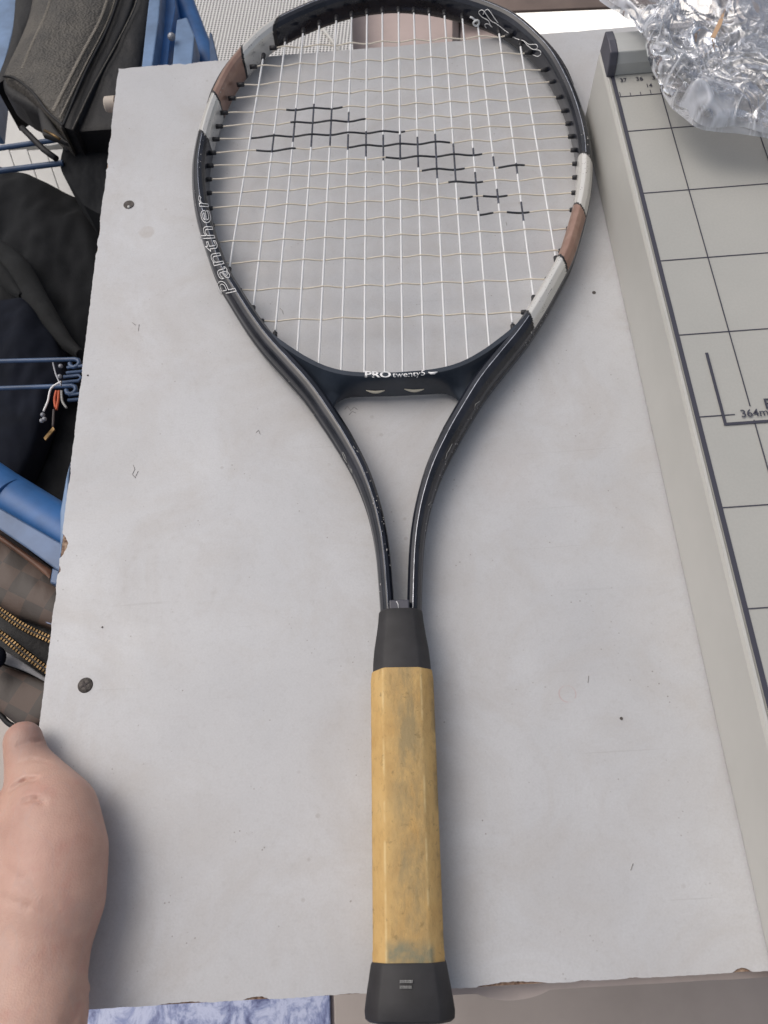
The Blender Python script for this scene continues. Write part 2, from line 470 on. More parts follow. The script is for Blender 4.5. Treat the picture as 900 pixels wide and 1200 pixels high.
# ------------------------------------------------------------------ floor
FZ = -0.75
g = bmesh.new(); box(g, -8, 8, -8, 8, FZ - 0.05, FZ - 0.006)
floor = obj('floor', g, M_GROUT, kind='structure')
def tile_obj(x0, x1, y0, y1, mat):
    g = bmesh.new(); box(g, x0, x1, y0, y1, FZ - 0.006, FZ)
    return obj('tile', g, mat, floor, bevel=0.0015)
tx = at(389, 1180, FZ).x
TS = 0.62
yb = at(389, 1120, FZ).y
nx = 0
for i in range(-5, 7):
    for j in range(-3, 9):
        x0 = tx + 0.0025 + i * TS; y0 = yb - TS + j * TS
        if (x0 < -1.75 or x0 > 2.2): continue
        mat = M_TILE
        if j <= 0: mat = M_MARB if i < 0 else M_TILE
        elif i < -1: mat = M_WTILE
        tile_obj(x0, x0 + TS - 0.005, y0, y0 + TS - 0.005, mat)

# ------------------------------------------------------------------ table
table = thing('tabletop', 'white laminate tabletop with chipped brown edges under the racket', 'table')
X0, X1, Y0, Y1 = -0.3745, 0.42, -0.4537, 0.1715
def jag(a, b, amp, step, notches=()):
    """edge from a to b; amp pulls inward (left of direction), notches (distance, halfwidth, depth)"""
    a, b = Vector(a), Vector(b); L = (b - a).length; d = (b - a) / L; nrm = Vector((-d.y, d.x))
    n = int(L / step); out = []
    for i in range(n):
        s = L * i / n
        q = amp * max(0, noise.noise(Vector((s * 90, a.x * 7, a.y * 9))) - 0.12) * 2.2 + amp * 0.35 * random.random()
        for (c_, h_, dp) in notches:
            if abs(s - c_) < h_: q += dp * (1 - abs(s - c_) / h_) ** 0.6 * (0.85 + 0.3 * random.random())
        if i == 0: q = 0.0004
        out.append(a + d * s + nrm * q)
    return out
cy = lambda px, py: at(px, py, 0)
lam = []
lam += jag((X0, Y0), (X1, Y0), 0.0007, 0.0011, [(cy(300, 1172).x - X0, 0.006, 0.0016), (cy(600, 1155).x - X0, 0.016, 0.0016), (cy(870, 1140).x - X0, 0.004, 0.0022), (cy(215, 1176).x - X0, 0.012, 0.0009)])
lam += jag((X1, Y0), (X1, Y1), 0.0005, 0.004)
lam += jag((X1, Y1), (X0, Y1), 0.0008, 0.0013, [(X1 - cy(216, 74).x, 0.003, 0.0014), (X1 - cy(200, 75).x, 0.002, 0.001)])
lam += jag((X0, Y1), (X0, Y0), 0.0007, 0.0013, [(Y1 - cy(70, 640).y, 0.0075, 0.0042), (Y1 - cy(67, 668).y, 0.0025, 0.0014), (Y1 - cy(121, 195).y, 0.004, 0.0012), (Y1 - cy(116, 270).y, 0.008, 0.0009), (Y1 - cy(113, 292).y, 0.004, 0.001)])
g = bmesh.new(); prism(g, lam, -0.0012, 0.0)
obj('laminate', g, M_LAM, table)
g = bmesh.new(); box(g, X0 + 0.0002, X1 - 0.0002, Y0 + 0.0002, Y1 - 0.0002, -0.0165, -0.0013)
obj('board_core', g, M_CORE, table)
g = bmesh.new()
low = []
n = 260
for i in range(n + 1):
    x = X0 + 0.17 + (X1 - X0 - 0.17) * i / n
    cxx = cy(605, 1158).x
    dip = 0.0036 * max(0, 1 - ((x - cxx) / 0.017) ** 2)
    low.append((x, Y0 - 0.0042 - dip + 0.0003 * noise.noise(Vector((x * 60, 0, 0)))))
prism(g, low + [(X1, Y0 + 0.02), (X0 + 0.17, Y0 + 0.02)], -0.022, -0.0172)
obj('edge_strip', g, simple('pale_edge_strip', (0.52, 0.45, 0.42), 0.5, var=0.15), table)
# table underframe so the board stands on something
for (x, y) in ((X0 + 0.06, Y0 + 0.08), (X0 + 0.06, Y1 - 0.05), (X1 - 0.05, Y0 + 0.08), (X1 - 0.05, Y1 - 0.05)):
    g = bmesh.new(); box(g, x - 0.015, x + 0.015, y - 0.015, y + 0.015, FZ, -0.0265)
    obj('leg', g, M_GSTEEL, table, bevel=0.002)
def screw(px, py, r, hole):
    p = cy(px, py)
    g = bmesh.new()
    N = 28
    if hole:   # torn empty hole with a crumb of white filler
        ring = [(p.x + r * (1 + 0.08 * noise.noise(Vector((i, 3, 1)))) * math.cos(i * 2 * math.pi / N), p.y + r * math.sin(i * 2 * math.pi / N)) for i in range(N)]
        prism(g, ring, 0.0, 0.0004)
        o = obj('screw_hole', g, M_SCREW, table, label='dark empty screw hole near the top left corner')
        g = bmesh.new(); bmesh.ops.create_icosphere(g, subdivisions=2, radius=r * 0.28, matrix=Matrix.Translation((p.x + r * 0.1, p.y - r * 0.7, 0.0006)))
        obj('filler_crumb', g, M_WHT, o)
    else:
        prof = [(0, 0.0011), (r * 0.62, 0.0011), (r * 0.9, 0.0007), (r, 0.0)]
        rings = []
        for rr, z in prof[1:]:
            rings.append([g.verts.new((p.x + rr * math.cos(i * 2 * math.pi / N), p.y + rr * math.sin(i * 2 * math.pi / N), z)) for i in range(N)])
        g.faces.new(rings[0])
        for a, b in zip(rings, rings[1:]):
            for i in range(N): g.faces.new((a[i], a[(i + 1) % N], b[(i + 1) % N], b[i]))
        o = obj('screw', g, M_SCREW, table, label='dark cross head screw near the bottom left corner')
        g = bmesh.new()
        for a in (0.5, 0.5 + math.pi / 2):
            dx, dy = math.cos(a), math.sin(a); h = r * 0.5; t_ = r * 0.1
            prism(g, [(p.x + dx * h - dy * t_, p.y + dy * h + dx * t_), (p.x - dx * h - dy * t_, p.y - dy * h + dx * t_),
                      (p.x - dx * h + dy * t_, p.y - dy * h - dx * t_), (p.x + dx * h + dy * t_, p.y + dy * h - dx * t_)], 0.0012 if a == 0.5 else 0.00115, 0.0014 if a == 0.5 else 0.00135)
        obj('cross_slot', g, M_GAP, o)
screw(151, 240, 0.0037, True)
screw(100, 803, 0.0041, False)
for (px, py, r) in [(103, 440, 0.0006), (696, 343, 0.0012), (728, 842, 0.0008), (120, 735, 0.0005)]:
    p = cy(px, py); g = bmesh.new()
    prism(g, [(p.x + r * math.cos(i * 0.7), p.y + r * math.sin(i * 0.7)) for i in range(9)], 0, 0.0003)
    obj('dent', g, simple('dent_dark', (0.08, 0.07, 0.065), 0.8), table)
# scuff squiggles near the bridge and left edge
for pl in ([(404, 480), (407, 476), (411, 481), (415, 477), (419, 480)], [(409, 486), (413, 482), (417, 484)], [(156, 545), (158, 550), (155, 556), (159, 560)],
           [(158, 560), (162, 552)], [(328, 361), (331, 364), (332, 368)], [(593, 260), (594, 264)], [(742, 1012), (739, 1020)], [(690, 792), (689, 800)], [(155, 378), (159, 381)],
           [(163, 380), (162, 388)], [(300, 507), (303, 504), (305, 509)]):
    g = bmesh.new(); tube(g, [at(x, y, 0.0001) for x, y in pl], 0.00018, 5)
    obj('scuff', g, simple('scuff_grey', (0.27, 0.26, 0.25), 0.7), table)
g = bmesh.new()
p = at(130, 122, -0.012)
tube(g, [p + Vector((0.004, 0, 0)), p + Vector((-0.0035, 0, 0)), p + Vector((-0.0045, 0, 0))], [0.0058, 0.0058, 0.0045], 16)
tag(obj('wooden_dowel', g, simple('pale_dowel', (0.50, 0.44, 0.38), 0.6), sm=30), 'pale round peg sticking out under the left edge of the tabletop', 'peg')

# ------------------------------------------------------------------ racket
racket = thing('tennis_racket', 'black tennis racket with silver and copper bands, marked strings and worn yellow grip', 'tennis racket')
A = math.atan2(0.0333, 0.6697) - 0.0092
OX = Vector((-0.192 + 0.0003, -0.4625, 0))
Vx = Vector((math.sin(A), math.cos(A), 0)); Ux = Vector((math.cos(A), -math.sin(A), 0))
racket.location = OX
racket.rotation_euler = (0, 0, -A)
def l2w(u, v, z): return OX + Ux * u + Vx * v + Vector((0, 0, z))
def w2l(p): q = p - OX; return Vector((q.dot(Ux), q.dot(Vx), p.z))
mm = 0.001
half = [(10.3, 168), (10.9, 183), (12.9, 213), (16.0, 232), (19.8, 246), (25.9, 262), (35.7, 281), (44.3, 296), (54.2, 312), (67, 329), (80, 346), (91, 363), (103, 384.5), (113.0, 404), (121.2, 427), (128, 449), (132.5, 470),
        (135, 490), (135.6, 509), (133.8, 535), (129.4, 562), (121.5, 591), (110, 615), (97.5, 634), (83, 647.5), (63, 660.5), (41, 671), (20, 677), (0, 679)]
pts = [Vector((-a, b, 0)) for a, b in half] + [Vector((a, b, 0)) for a, b in half[-2::-1]]
path = resample(cr(pts, 12), 1500)
def lerp_tab(x, tab):
    if x <= tab[0][0]: return tab[0][1]
    for (a, b), (c_, d_) in zip(tab, tab[1:]):
        if x <= c_: return b + (d_ - b) * (x - a) / (c_ - a)
    return tab[-1][1]
wid = [(170, 7.6), (215, 7.9), (240, 8.6), (281, 11), (320, 11.5), (400, 10.5), (500, 10), (600, 10.5), (650, 12), (680, 13)]
# r from -1 (inner wall) to 1 (outer wall), z in mm
PROF = [(-0.72, 3.4), (-0.95, 6.0), (-1.0, 9), (-1.0, 17), (-0.93, 20.0), (-0.62, 22.4), (-0.20, 23.4), (-0.12, 23.5), (0.02, 23.25), (0.45, 21.9), (0.86, 18.6), (0.97, 16.2),
        (0.86, 15.0), (0.86, 11.8), (1.0, 10.4), (0.96, 6.6), (0.70, 3.6)]
for _ in range(2): PROF = sum([[a, ((a[0] + b[0]) / 2, (a[1] + b[1]) / 2)] for a, b in zip(PROF, PROF[1:])], []) + [PROF[-1]]
def band(u, v, r):
    """paint scheme along the hoop -> material slot"""
    s = -6 * r * (1 if u < 0 else 1)
    if u < 0:
        B = [(646, 4), (643, 1), (611.5, 4), (609, 2), (566, 4), (564, 1), (527, 4), (525, 0)]
        vv = v - 7 * (r + 1) * (1 if v > 600 else 0.7) + 5
    else:
        B = [(489, 4), (487, 1), (443, 4), (441.5, 2), (400, 4), (398, 1), (357, 4), (355.5, 0)]
        vv = v + 4 * (r + 0.3)
    if r > 0.9: return 0
    cur = 0
    for lim, mt in B:
        if vv < lim: cur = mt
    if vv > B[0][0]: cur = 0
    if cur == 4 and abs(r) < 2:
        pass
    return cur
bm = bmesh.new(); rings = []; info = []
n = len(path)
for i, p in enumerate(path):
    t_ = (path[min(n - 1, i + 1)] - path[max(0, i - 1)]).normalized()
    nr = Vector((-t_.y, t_.x, 0))                # outward (path runs clockwise seen from above)
    tw = lerp_tab(p.y, wid) / 2
    hz = lerp_tab(p.y, [(170, 0.86), (240, 0.9), (320, 1), (700, 1)])
    ctr = p - nr * tw
    rings.append([bm.verts.new(((ctr + nr * (tw * r)) * mm).to_tuple()[:2] + ((3.2 + (z - 3.2) * hz) * mm,)) for r, z in PROF])
    info.append((p.x, p.y))
K = len(PROF)
for i in range(n - 1):
    for j in range(K):
        jj = (j + 1) % K
        f = bm.faces.new((rings[i][j], rings[i][jj], rings[i + 1][jj], rings[i + 1][j]))
        r = (PROF[j][0] + PROF[jj][0]) / 2 if j != K - 1 else 0
        zz = (PROF[j][1] + PROF[jj][1]) / 2
        mt = band(info[i][0], info[i][1], r)
        if -0.21 < r < -0.13 and zz > 23 and mt == 0: mt = 3
        if (11 <= zz <= 15.5 and r > 0.8) or zz < 3.55: mt = 0
        f.material_index = mt
bm.faces.new(rings[0]); bm.faces.new(rings[-1][::-1])
frame = obj('frame', bm, [M_BLK, M_SIL, M_COP, M_RIDGE, M_BAND], racket, sm=28)
BV = BVHTree.FromPolygons([l2w(v.co.x, v.co.y, v.co.z) for v in frame.data.vertices], [p.vertices[:] for p in frame.data.polygons])

# throat bridge
def dens(L, n): return resample(cr([Vector((a, b, 0)) for a, b in L], 8), n)
up_r = [(0, 323), (22, 324.3), (37, 328.0), (50, 335.2), (62, 344.5), (71, 352.5), (80, 362), (88, 372), (93, 380)]
dn_r = [(0, 317.0), (20, 317.4), (29, 317.2), (34.5, 314.5), (38.5, 309.5), (43, 305), (54, 318), (72, 343), (90, 371)]
NB = 44
UPc, DNc = dens(up_r, NB), dens(dn_r, NB)
bm = bmesh.new(); cols = []
for sgn in (-1, 1):
    rng = range(NB - 1, 0, -1) if sgn < 0 else range(NB)
    for i in rng:
        a = UPc[i]; b = DNc[i]
        t_ = UPc[min(NB - 1, i + 1)] - UPc[max(0, i - 1)]; t_.normalize()
        nn = Vector((t_.y, -t_.x, 0))                 # away from the hole
        wdt = min(4.0, (b - a).length * 0.66)
        rim = a + nn * wdt
        far = max(0, (b - rim).length - 4)
        dip = min(8.5, far * 1.1)
        mid1 = rim.lerp(b, 0.35); mid2 = rim.lerp(b, 0.75)
        row = [(a, 4.5), (a, 20.8), (a + nn * 0.5, 22.0), (a + nn * wdt * 0.85, 22.2), (rim, 21.2), (mid1, 17.0 - dip * 0.7), (mid2, 10.5 - dip * 0.2), (b, 5.0), (a.lerp(b, 0.5), 4.0)]
        cols.append([bm.verts.new((sgn * p.x * mm, p.y * mm, z * mm)) for p, z in row])
for c0, c1 in zip(cols, cols[1:]):
    for j in range(9): bm.faces.new((c0[j], c0[(j + 1) % 9], c1[(j + 1) % 9], c1[j]))
bm.faces.new(cols[0]); bm.faces.new(cols[-1][::-1])
bridge = obj('throat_bridge', bm, M_BRIDGE, racket, sm=50)
BVB = BVHTree.FromPolygons([l2w(v.co.x, v.co.y, v.co.z) for v in bridge.data.vertices], [p.vertices[:] for p in bridge.data.polygons])
def hit(px, py, bvhs=(None,), off=0.0003):
    best = None
    dr = ray(px, py)
    for b in bvhs:
        loc, nr, ix, ds = b.ray_cast(CAM, dr)
        if loc is not None and (best is None or ds < best[1]): best = (loc - dr * off, ds)
    return best[0] if best else None

# strings
mains = [((308, 70), (269, 313)), ((334, 50), (297, 358)), ((355, 40), (323, 383)), ((374, 31), (349, 403)), ((394, 25), (374, 416)), ((412, 21), (400, 427)), ((430, 18), (427, 432)),
         ((448, 16), (451, 433)), ((467, 15), (472, 434)), ((485, 16), (497, 432)), ((503, 17), (523, 427)), ((521, 19), (548, 416)), ((542, 23), (573, 400)), ((560, 29), (600, 374)),
         ((585, 40), (625, 346)), ((610, 55), (651, 300))]
crosses = [((323, 56), (593, 42)), ((300, 78), (616, 62)), ((285, 99), (635, 82)), ((275, 115), (645, 96)), ((266, 132), (653, 114)), ((260, 148), (659, 130)), ((256, 163), (664, 145)),
           ((252, 179), (667, 160)), ((249, 194), (670, 176)), ((247, 210), (672, 192)), ((247, 226), (672, 208)), ((248, 244), (671, 226)), ((250, 264), (669, 246)), ((255, 284), (665, 268)),
           ((264, 308), (656, 294)), ((282, 340), (640, 327)), ((308, 376), (612, 366))]
mblack = {1: [(158, 180)], 2: [(127, 166)], 3: [(122, 172)], 4: [(128, 172)], 5: [(132, 144), (158, 176)], 6: [(154, 183)], 7: [(158, 189)], 8: [(157, 189)], 9: [(161, 197)], 10: [(158, 210)],
          11: [(169, 216)], 12: [(175, 183), (203, 248)], 13: [(183, 196), (221, 240)], 14: [(192, 205), (236, 260)]}
cblack = {4: [(336, 401)], 5: [(341, 429)], 6: [(292, 474)], 7: [(300, 347), (408, 528)], 8: [(452, 566)], 9: [(494, 545), (584, 615)], 10: [(525, 566)], 11: [(539, 554), (565, 594)], 12: [(561, 579), (594, 621)]}
SZ = 0.0132
def pix_of(p):
    q = p - CAM; d_ = -q.dot(BK)
    return 450 + FPX * q.dot(RT) / d_, 600 - FPX * q.dot(UP) / d_
ml = []
for (a, b) in mains:
    pa, pb = w2l(at(*a, SZ)), w2l(at(*b, SZ))
    ml.append((pa, pb))
def ext(pa, pb, e):
    d_ = (pb - pa).normalized(); return pa - d_ * e, pb + d_ * e
for i, (pa, pb) in enumerate(ml):
    qa, qb = ext(pa, pb, 0.003)
    if 3 <= i <= 12: qb = qb + (pb - pa).normalized() * 0.006
    N = 150; P = []
    cp = sorted([(pa.y + (pb.y - pa.y) * 0.5)])
    for s in range(N + 1):
        p = qa.lerp(qb, s / N); P.append(p)
    def mo(s, P=P, i=i):
        p = (P[s] + P[s + 1]) / 2; y = pix_of(l2w(p.x, p.y, p.z))[1]
        return 1 if any(a <= y <= b for a, b in mblack.get(i, [])) else 0
    g = bmesh.new(); tube(g, P, [0.00070 - 0.00004 * (k_ < N and mo(k_)) for k_ in range(N + 1)], 8, mat_of=mo)
    obj('main_string', g, [M_MAIN, M_INKV], racket)
for j, (a, b) in enumerate(crosses):
    pa, pb = w2l(at(*a, SZ)), w2l(at(*b, SZ))
    # crossings with the mains, over and under in turn
    ctrl = [(0.0, 0.0)]
    for i, (ma, mb) in enumerate(ml):
        d1 = pb - pa; d2 = mb - ma
        den = d1.x * d2.y - d1.y * d2.x
        s = ((ma.x - pa.x) * d2.y - (ma.y - pa.y) * d2.x) / den
        tt = ((ma.x - pa.x) * d1.y - (ma.y - pa.y) * d1.x) / den
        if 0.005 < s < 0.995 and 0 < tt < 1: ctrl.append((s, 0.0007 if (i + j) % 2 else -0.0007))
    ctrl.append((1.0, 0.0))
    ctrl.sort()
    P = []; N = 220
    sag = 0.0006 * math.sin(j * 2.1)
    for s_ in range(N + 1):
        s = s_ / N
        for (s0, z0), (s1, z1) in zip(ctrl, ctrl[1:]):
            if s <= s1 + 1e-9:
                k_ = (s - s0) / max(1e-9, s1 - s0); k_ = k_ * k_ * (3 - 2 * k_); dz = z0 + (z1 - z0) * k_; break
        p = pa.lerp(pb, s); p.z += dz
        p.y += 0.0005 * noise.noise(Vector((s * 16, j * 3.3, 0))) + dz * 0.1
        P.append(p)
    d_ = (pb - pa).normalized()
    P = [pa - d_ * 0.003] + P + [pb + d_ * 0.003]
    def mo(s, P=P, j=j):
        p = (P[s] + P[s + 1]) / 2; x = pix_of(l2w(p.x, p.y, p.z))[0]
        return 1 if any(a <= x <= b for a, b in cblack.get(j, [])) else 0
    g = bmesh.new(); tube(g, P, [0.00052 + 0.00016 * (k_ < len(P) - 1 and mo(k_)) for k_ in range(len(P))], 8, mat_of=mo)
    obj('cross_string', g, [M_CROSS, M_INK], racket)
# grommet nubs
g = bmesh.new()
tube(g, [(0, 0, -0.0045), (0, 0, 0.0004), (0, 0, 0.0009)], [0.00165, 0.0015, 0.001], 12)
gme = bpy.data.meshes.new('grommet'); g.to_mesh(gme); g.free(); gme.materials.append(M_PLUG)
def grommet(p, d_):
    o = bpy.data.objects.new('grommet', gme); COL.objects.link(o); o.parent = racket
    o.rotation_mode = 'QUATERNION'; o.rotation_quaternion = d_.to_track_quat('Z', 'Y'); o.location = p
for (a, b) in crosses:
    pa, pb = w2l(at(*a, SZ)), w2l(at(*b, SZ)); d_ = (pb - pa).normalized()
    grommet(pa, d_); grommet(pb, -d_)
for i, (pa, pb) in enumerate(ml):
    d_ = (pb - pa).normalized()
    if 0 < i < 15: pass
    grommet(pa - d_ * 0.0012, d_)
    if i in (0, 1, 2, 13, 14, 15): grommet(pb + d_ * (0.0048 if i in (2, 13) else 0.0012), -d_)
# knot at the upper right
kp = w2l(at(558, 27, 0.0165)); g = bmesh.new()
ring = [kp + Vector((0.0022 * math.cos(a * 0.63), 0.0005 * math.sin(a * 1.3), 0.0022 * math.sin(a * 0.63))) for a in range(11)]
tube(g, ring, 0.0007, 8); tube(g, [kp + Vector((0, 0.001, 0.001)), kp + Vector((-0.003, 0.0012, 0.0035)), kp + Vector((-0.0045, 0.001, 0.0042))], 0.0007, 8)
obj('string_knot', g, M_MAIN, racket)
# bumper strip on the hoop's outside
bm = bmesh.new(); rows = []
for i, p in enumerate(path):
    if p.y < 560: continue
    t_ = (path[min(n - 1, i + 1)] - path[max(0, i - 1)]).normalized(); nr = Vector((-t_.y, t_.x, 0))
    tp = min(1, (p.y - 560) / 15)
    rows.append([bm.verts.new((p.x * mm + nr.x * q * mm, p.y * mm + nr.y * q * mm, z * mm)) for q, z in ((-0.8, 8.5), (0.2 + 0.9 * tp, 9.3), (0.2 + 1.3 * tp, 13.4), (0.2 + 0.9 * tp, 17.5), (-1.2, 18.3))])
for a, b in zip(rows, rows[1:]):
    for j in range(4): bm.faces.new((a[j], a[j + 1], b[j + 1], b[j]))
obj('bumper_guard', bm, M_RUB, racket, sm=40)

# handle: octagonal sections (half width, height, v)
def octa(bm, secs, zc, flat=0.62, rot=None):
    rs = []
    for (v_, hw, hh) in secs:
        a = hw * flat; b = hh * 0.5
        P = [(-hw, -b), (-a, -hh), (a, -hh), (hw, -b), (hw, b), (a, hh), (-a, hh), (-hw, b)]
        Q = []
        for i in range(8):                       # soften each corner with two points
            p0, p1, p2 = Vector(P[i - 1]), Vector(P[i]), Vector(P[(i + 1) % 8])
            Q += [p1 + (p0 - p1).normalized() * 0.9, p1 + (p2 - p1).normalized() * 0.9]
        rs.append([bm.verts.new((q.x * mm, v_ * mm, zc(v_) * mm + q.y * mm)) for q in Q])
    for a, b in zip(rs, rs[1:]):
        for i in range(16): bm.faces.new((a[i], a[(i + 1) % 16], b[(i + 1) % 16], b[i]))
    bm.faces.new(rs[0][::-1]); bm.faces.new(rs[-1])
    return bm
ZC = lambda v_: 16.2
secs = []
for i in range(80):
    v_ = 20.5 + (148.2 - 20.5) * i / 79
    hw = 15.3 + 0.12 * noise.noise(Vector((v_ * 0.2, 0, 0))) + (0.25 if v_ < 26 else 0)
    if v_ > 143: hw -= (v_ - 143) * 0.12
    secs.append((v_, hw, 13.4 + 0.1 * noise.noise(Vector((v_ * 0.15, 5, 0)))))
bm = octa(bmesh.new(), secs, ZC, 0.60)
for v_ in bm.verts:                          # ragged upper end of the tape
    if v_.co.y > 0.1479: v_.co.y += 0.0008 * noise.noise(v_.co * 180) - 0.0006 * abs(v_.co.x / 0.01)
obj('grip', bm, M_GRIP, racket, sm=28)
bm = octa(bmesh.new(), [(146.8, 14.3, 12.9), (152, 14.1, 12.6), (158, 13.6, 12.0), (166, 12.4, 10.9), (173, 11.5, 9.9), (178, 11.1, 9.5), (178.8, 10.6, 9.1)], ZC, 0.62)
obj('collar', bm, M_RUB, racket, sm=28)
bm = bmesh.new(); box(bm, -0.0055, 0.0045, 0.176, 0.1838, 0.006, 0.0238)
obj('collar_tab', bm, M_CAPD, racket, bevel=0.0006)
cap = octa(bmesh.new(), [(0.4, 17.2, 13.0), (1.6, 18.6, 14.6), (4.5, 18.9, 15.3), (9, 18.3, 15.2), (16, 17.1, 14.5), (21.5, 16.2, 14.1), (22.3, 15.6, 13.7)], lambda v_: 16.6, 0.68)
obj('butt_cap', cap, M_RUB, racket, sm=30)
# small worn two-line print on the butt cap
for row, wdt in ((1150.0, (468.5, 482.5)), (1156.5, (468.5, 481))):
    g = bmesh.new(); x = wdt[0]
    while x < wdt[1]:
        ww = random.uniform(0.9, 1.7)
        for k_ in range(2):
            a = at(x, row - 1.3 + k_ * 1.8, 0.0318); b = at(x + ww, row - 0.1 + k_ * 1.8, 0.0318)
            a, b = w2l(a), w2l(b)
            box(g, a.x, b.x, min(a.y, b.y), max(a.y, b.y), 0.0300, 0.03225)
        x += ww + 0.5
    obj('worn_print', g, M_GPRINT, racket)

# lettering and outline marks
def text_mesh(s, size=1.0, bold=0.0, outline=None, shear=0.0, spacing=1.0):
    c_ = bpy.data.curves.new('t', 'FONT'); c_.body = s; c_.size = size; c_.offset = bold; c_.shear = shear; c_.space_character = spacing
    c_.resolution_u = 6
    if outline:
        c_.fill_mode = 'NONE'; c_.bevel_depth = outline; c_.bevel_resolution = 1
    o = bpy.data.objects.new('t', c_); COL.objects.link(o)
    dg = bpy.context.evaluated_depsgraph_get()
    me = bpy.data.meshes.new_from_object(o.evaluated_get(dg))
    bpy.data.objects.remove(o); bpy.data.curves.remove(c_)
    return me
def plane_text(name, s, origin, xdir, size, mat, parent, z, bold=0.0, sx=1.0, fit=None):
    me = text_mesh(s, 1.0, bold)
    w_ = max(v.co.x for v in me.vertices)
    xd = Vector(xdir).normalized(); yd = Vector((-xd.y, xd.x, 0))
    if fit: sx = fit / (w_ * size)
    for v in me.vertices:
        q = Vector(origin) + xd * (v.co.x * size * sx) + yd * (v.co.y * size); v.co = (q.x, q.y, z)
    return obj(name, me, mat, parent)
# outlined word along the left side of the hoop (reads upward)
base = [Vector((x, y, 0)) for x, y in [(277, 344), (268.5, 324), (260.5, 307), (254.5, 291), (250, 276), (246.8, 262), (244.6, 249), (242.6, 238), (241.5, 228)]]
bp_ = resample(cr(base, 8), 200)
me = text_mesh('Panther', 1.0, outline=0.013, shear=0.15, spacing=1.06)
b_ = bmesh.new(); b_.from_mesh(me)
for _ in range(2): bmesh.ops.subdivide_edges(b_, edges=[e for e in b_.edges if e.calc_length() > 0.07], cuts=2)
b_.to_mesh(me); b_.free()
wt = max(v.co.x for v in me.vertices)
for v in me.vertices:
    s = min(1, max(0, v.co.x / wt)) * 199; i = min(198, int(s)); p = bp_[i].lerp(bp_[i + 1], s - i)
    t_ = (bp_[min(199, i + 4)] - bp_[max(0, i - 4)]).normalized(); nn = Vector((t_.y, -t_.x, 0))
    if nn.x > 0: nn = -nn
    hgt = 27 - 5 * s / 199
    q = p + nn * (v.co.y * hgt - 1)
    h_ = hit(q.x, q.y, (BV,), 0.0004 + v.co.z * 0.015)
    v.co = w2l(h_) if h_ else w2l(at(q.x, q.y, 0.02))
obj('frame_lettering', me, M_WPRINT, racket)
# outline of a leaping cat emblem at the upper right of the hoop
for pl in ([(575, 30), (572, 24), (565, 20), (561, 15), (563, 12), (567, 13), (575, 24), (582, 28), (592, 36), (596, 39), (594, 42)],
           [(566, 17), (569, 12), (573, 12), (580, 22), (584, 27)],
           [(600, 43), (607, 46), (614, 48), (620, 52), (628, 52), (630, 56), (625, 58), (618, 53), (613, 47)],
           [(625, 58), (632, 59), (634, 63), (630, 66), (624, 64)], [(570, 33), (568, 29), (572, 28), (577, 32)]):
    P = [hit(p.x, p.y, (BV,), 0.0003) for p in cr([Vector((x, y, 0)) for x, y in pl], 5)]
    P = [w2l(p) for p in P if p]
    if len(P) > 2:
        g = bmesh.new(); tube(g, P, 0.00024, 5); obj('emblem_outline', g, M_WPRINT, racket)
# PRO twenty5 on the bridge rim
def rim_text(s, x0, x1, hpx, bold, dy=0):
    me = text_mesh(s, 1.0, bold)
    w_ = max(v.co.x for v in me.vertices)
    for v in me.vertices:
        f_ = v.co.x / w_; x = x0 + (x1 - x0) * f_
        yb_ = 442.0 - 0.0016 * (x - 465) ** 2 * (1 if x > 465 else 0.5) - 0.018 * (x - 462) + dy
        h_ = hit(x, yb_ - v.co.y * hpx, (BVB,), 0.00025)
        v.co = w2l(h_ if h_ else at(x, yb_ - v.co.y * hpx, 0.0226))
    return obj('bridge_lettering', me, M_WPRINT, racket)
rim_text('PRO', 427, 458, 9.5, 0.03)
rim_text('twenty5', 460, 498, 9.0, 0.0)
g = bmesh.new()
P = [w2l(hit(x, y, (BVB,), 0.0003) or at(x, y, 0.0225)) for x, y in ((502, 436.2), (505, 437.4), (509, 437.2), (512.5, 435.8))]
tube(g, P, [0.0003, 0.0008, 0.0008, 0.0003], 6); obj('bridge_mark', g, M_WPRINT, racket)
for (x0, x1, y) in ((429, 451, 457.5), (474, 497, 456)):
    g = bmesh.new(); P = []
    for i in range(9):
        x = x0 + (x1 - x0) * i / 8; yy = y + 1.8 * math.sin(math.pi * i / 8)
        P.append(w2l(hit(x, yy, (BVB,), 0.0002) or at(x, yy, 0.006)))
    tube(g, P, [0.0002 + 0.0008 * math.sin(math.pi * i / 8) for i in range(9)], 8)
    obj('string_slot', g, simple('slot_cream', (0.62, 0.57, 0.46), 0.5), racket)
# paint chips scattered along the outer edges
g = bmesh.new()
edges_px = [[(228, 240), (233, 190), (240, 158), (262, 102)], [(300, 405), (325, 440), (350, 470), (372, 495), (395, 530), (417, 570), (432, 615)], [(500, 620), (507, 590), (520, 552), (536, 520), (560, 478), (590, 440)],
            [(690, 240), (688, 180), (683, 150)], [(430, 700), (445, 690)], [(425, 552), (448, 610), (458, 660)], [(645, 360), (630, 384), (614, 405)]]
for L in edges_px:
    P = cr([Vector((x, y, 0)) for x, y in L], 12)
    for _ in range(26):
        p = random.choice(P) + Vector((random.gauss(0, 1.6), random.gauss(0, 3), 0))
        h_ = hit(p.x, p.y, (BV,), 0.00015)
        if not h_: continue
        q = w2l(h_); r = random.uniform(0.00012, 0.00032)
        bmesh.ops.create_icosphere(g, subdivisions=1, radius=r, matrix=Matrix.Translation(q) @ Matrix.Diagonal((1, random.uniform(1, 3), 0.6, 1)))
o = obj('paint_chips', g, simple('bare_chip', (0.42, 0.40, 0.38), 0.6), racket, kind='stuff')
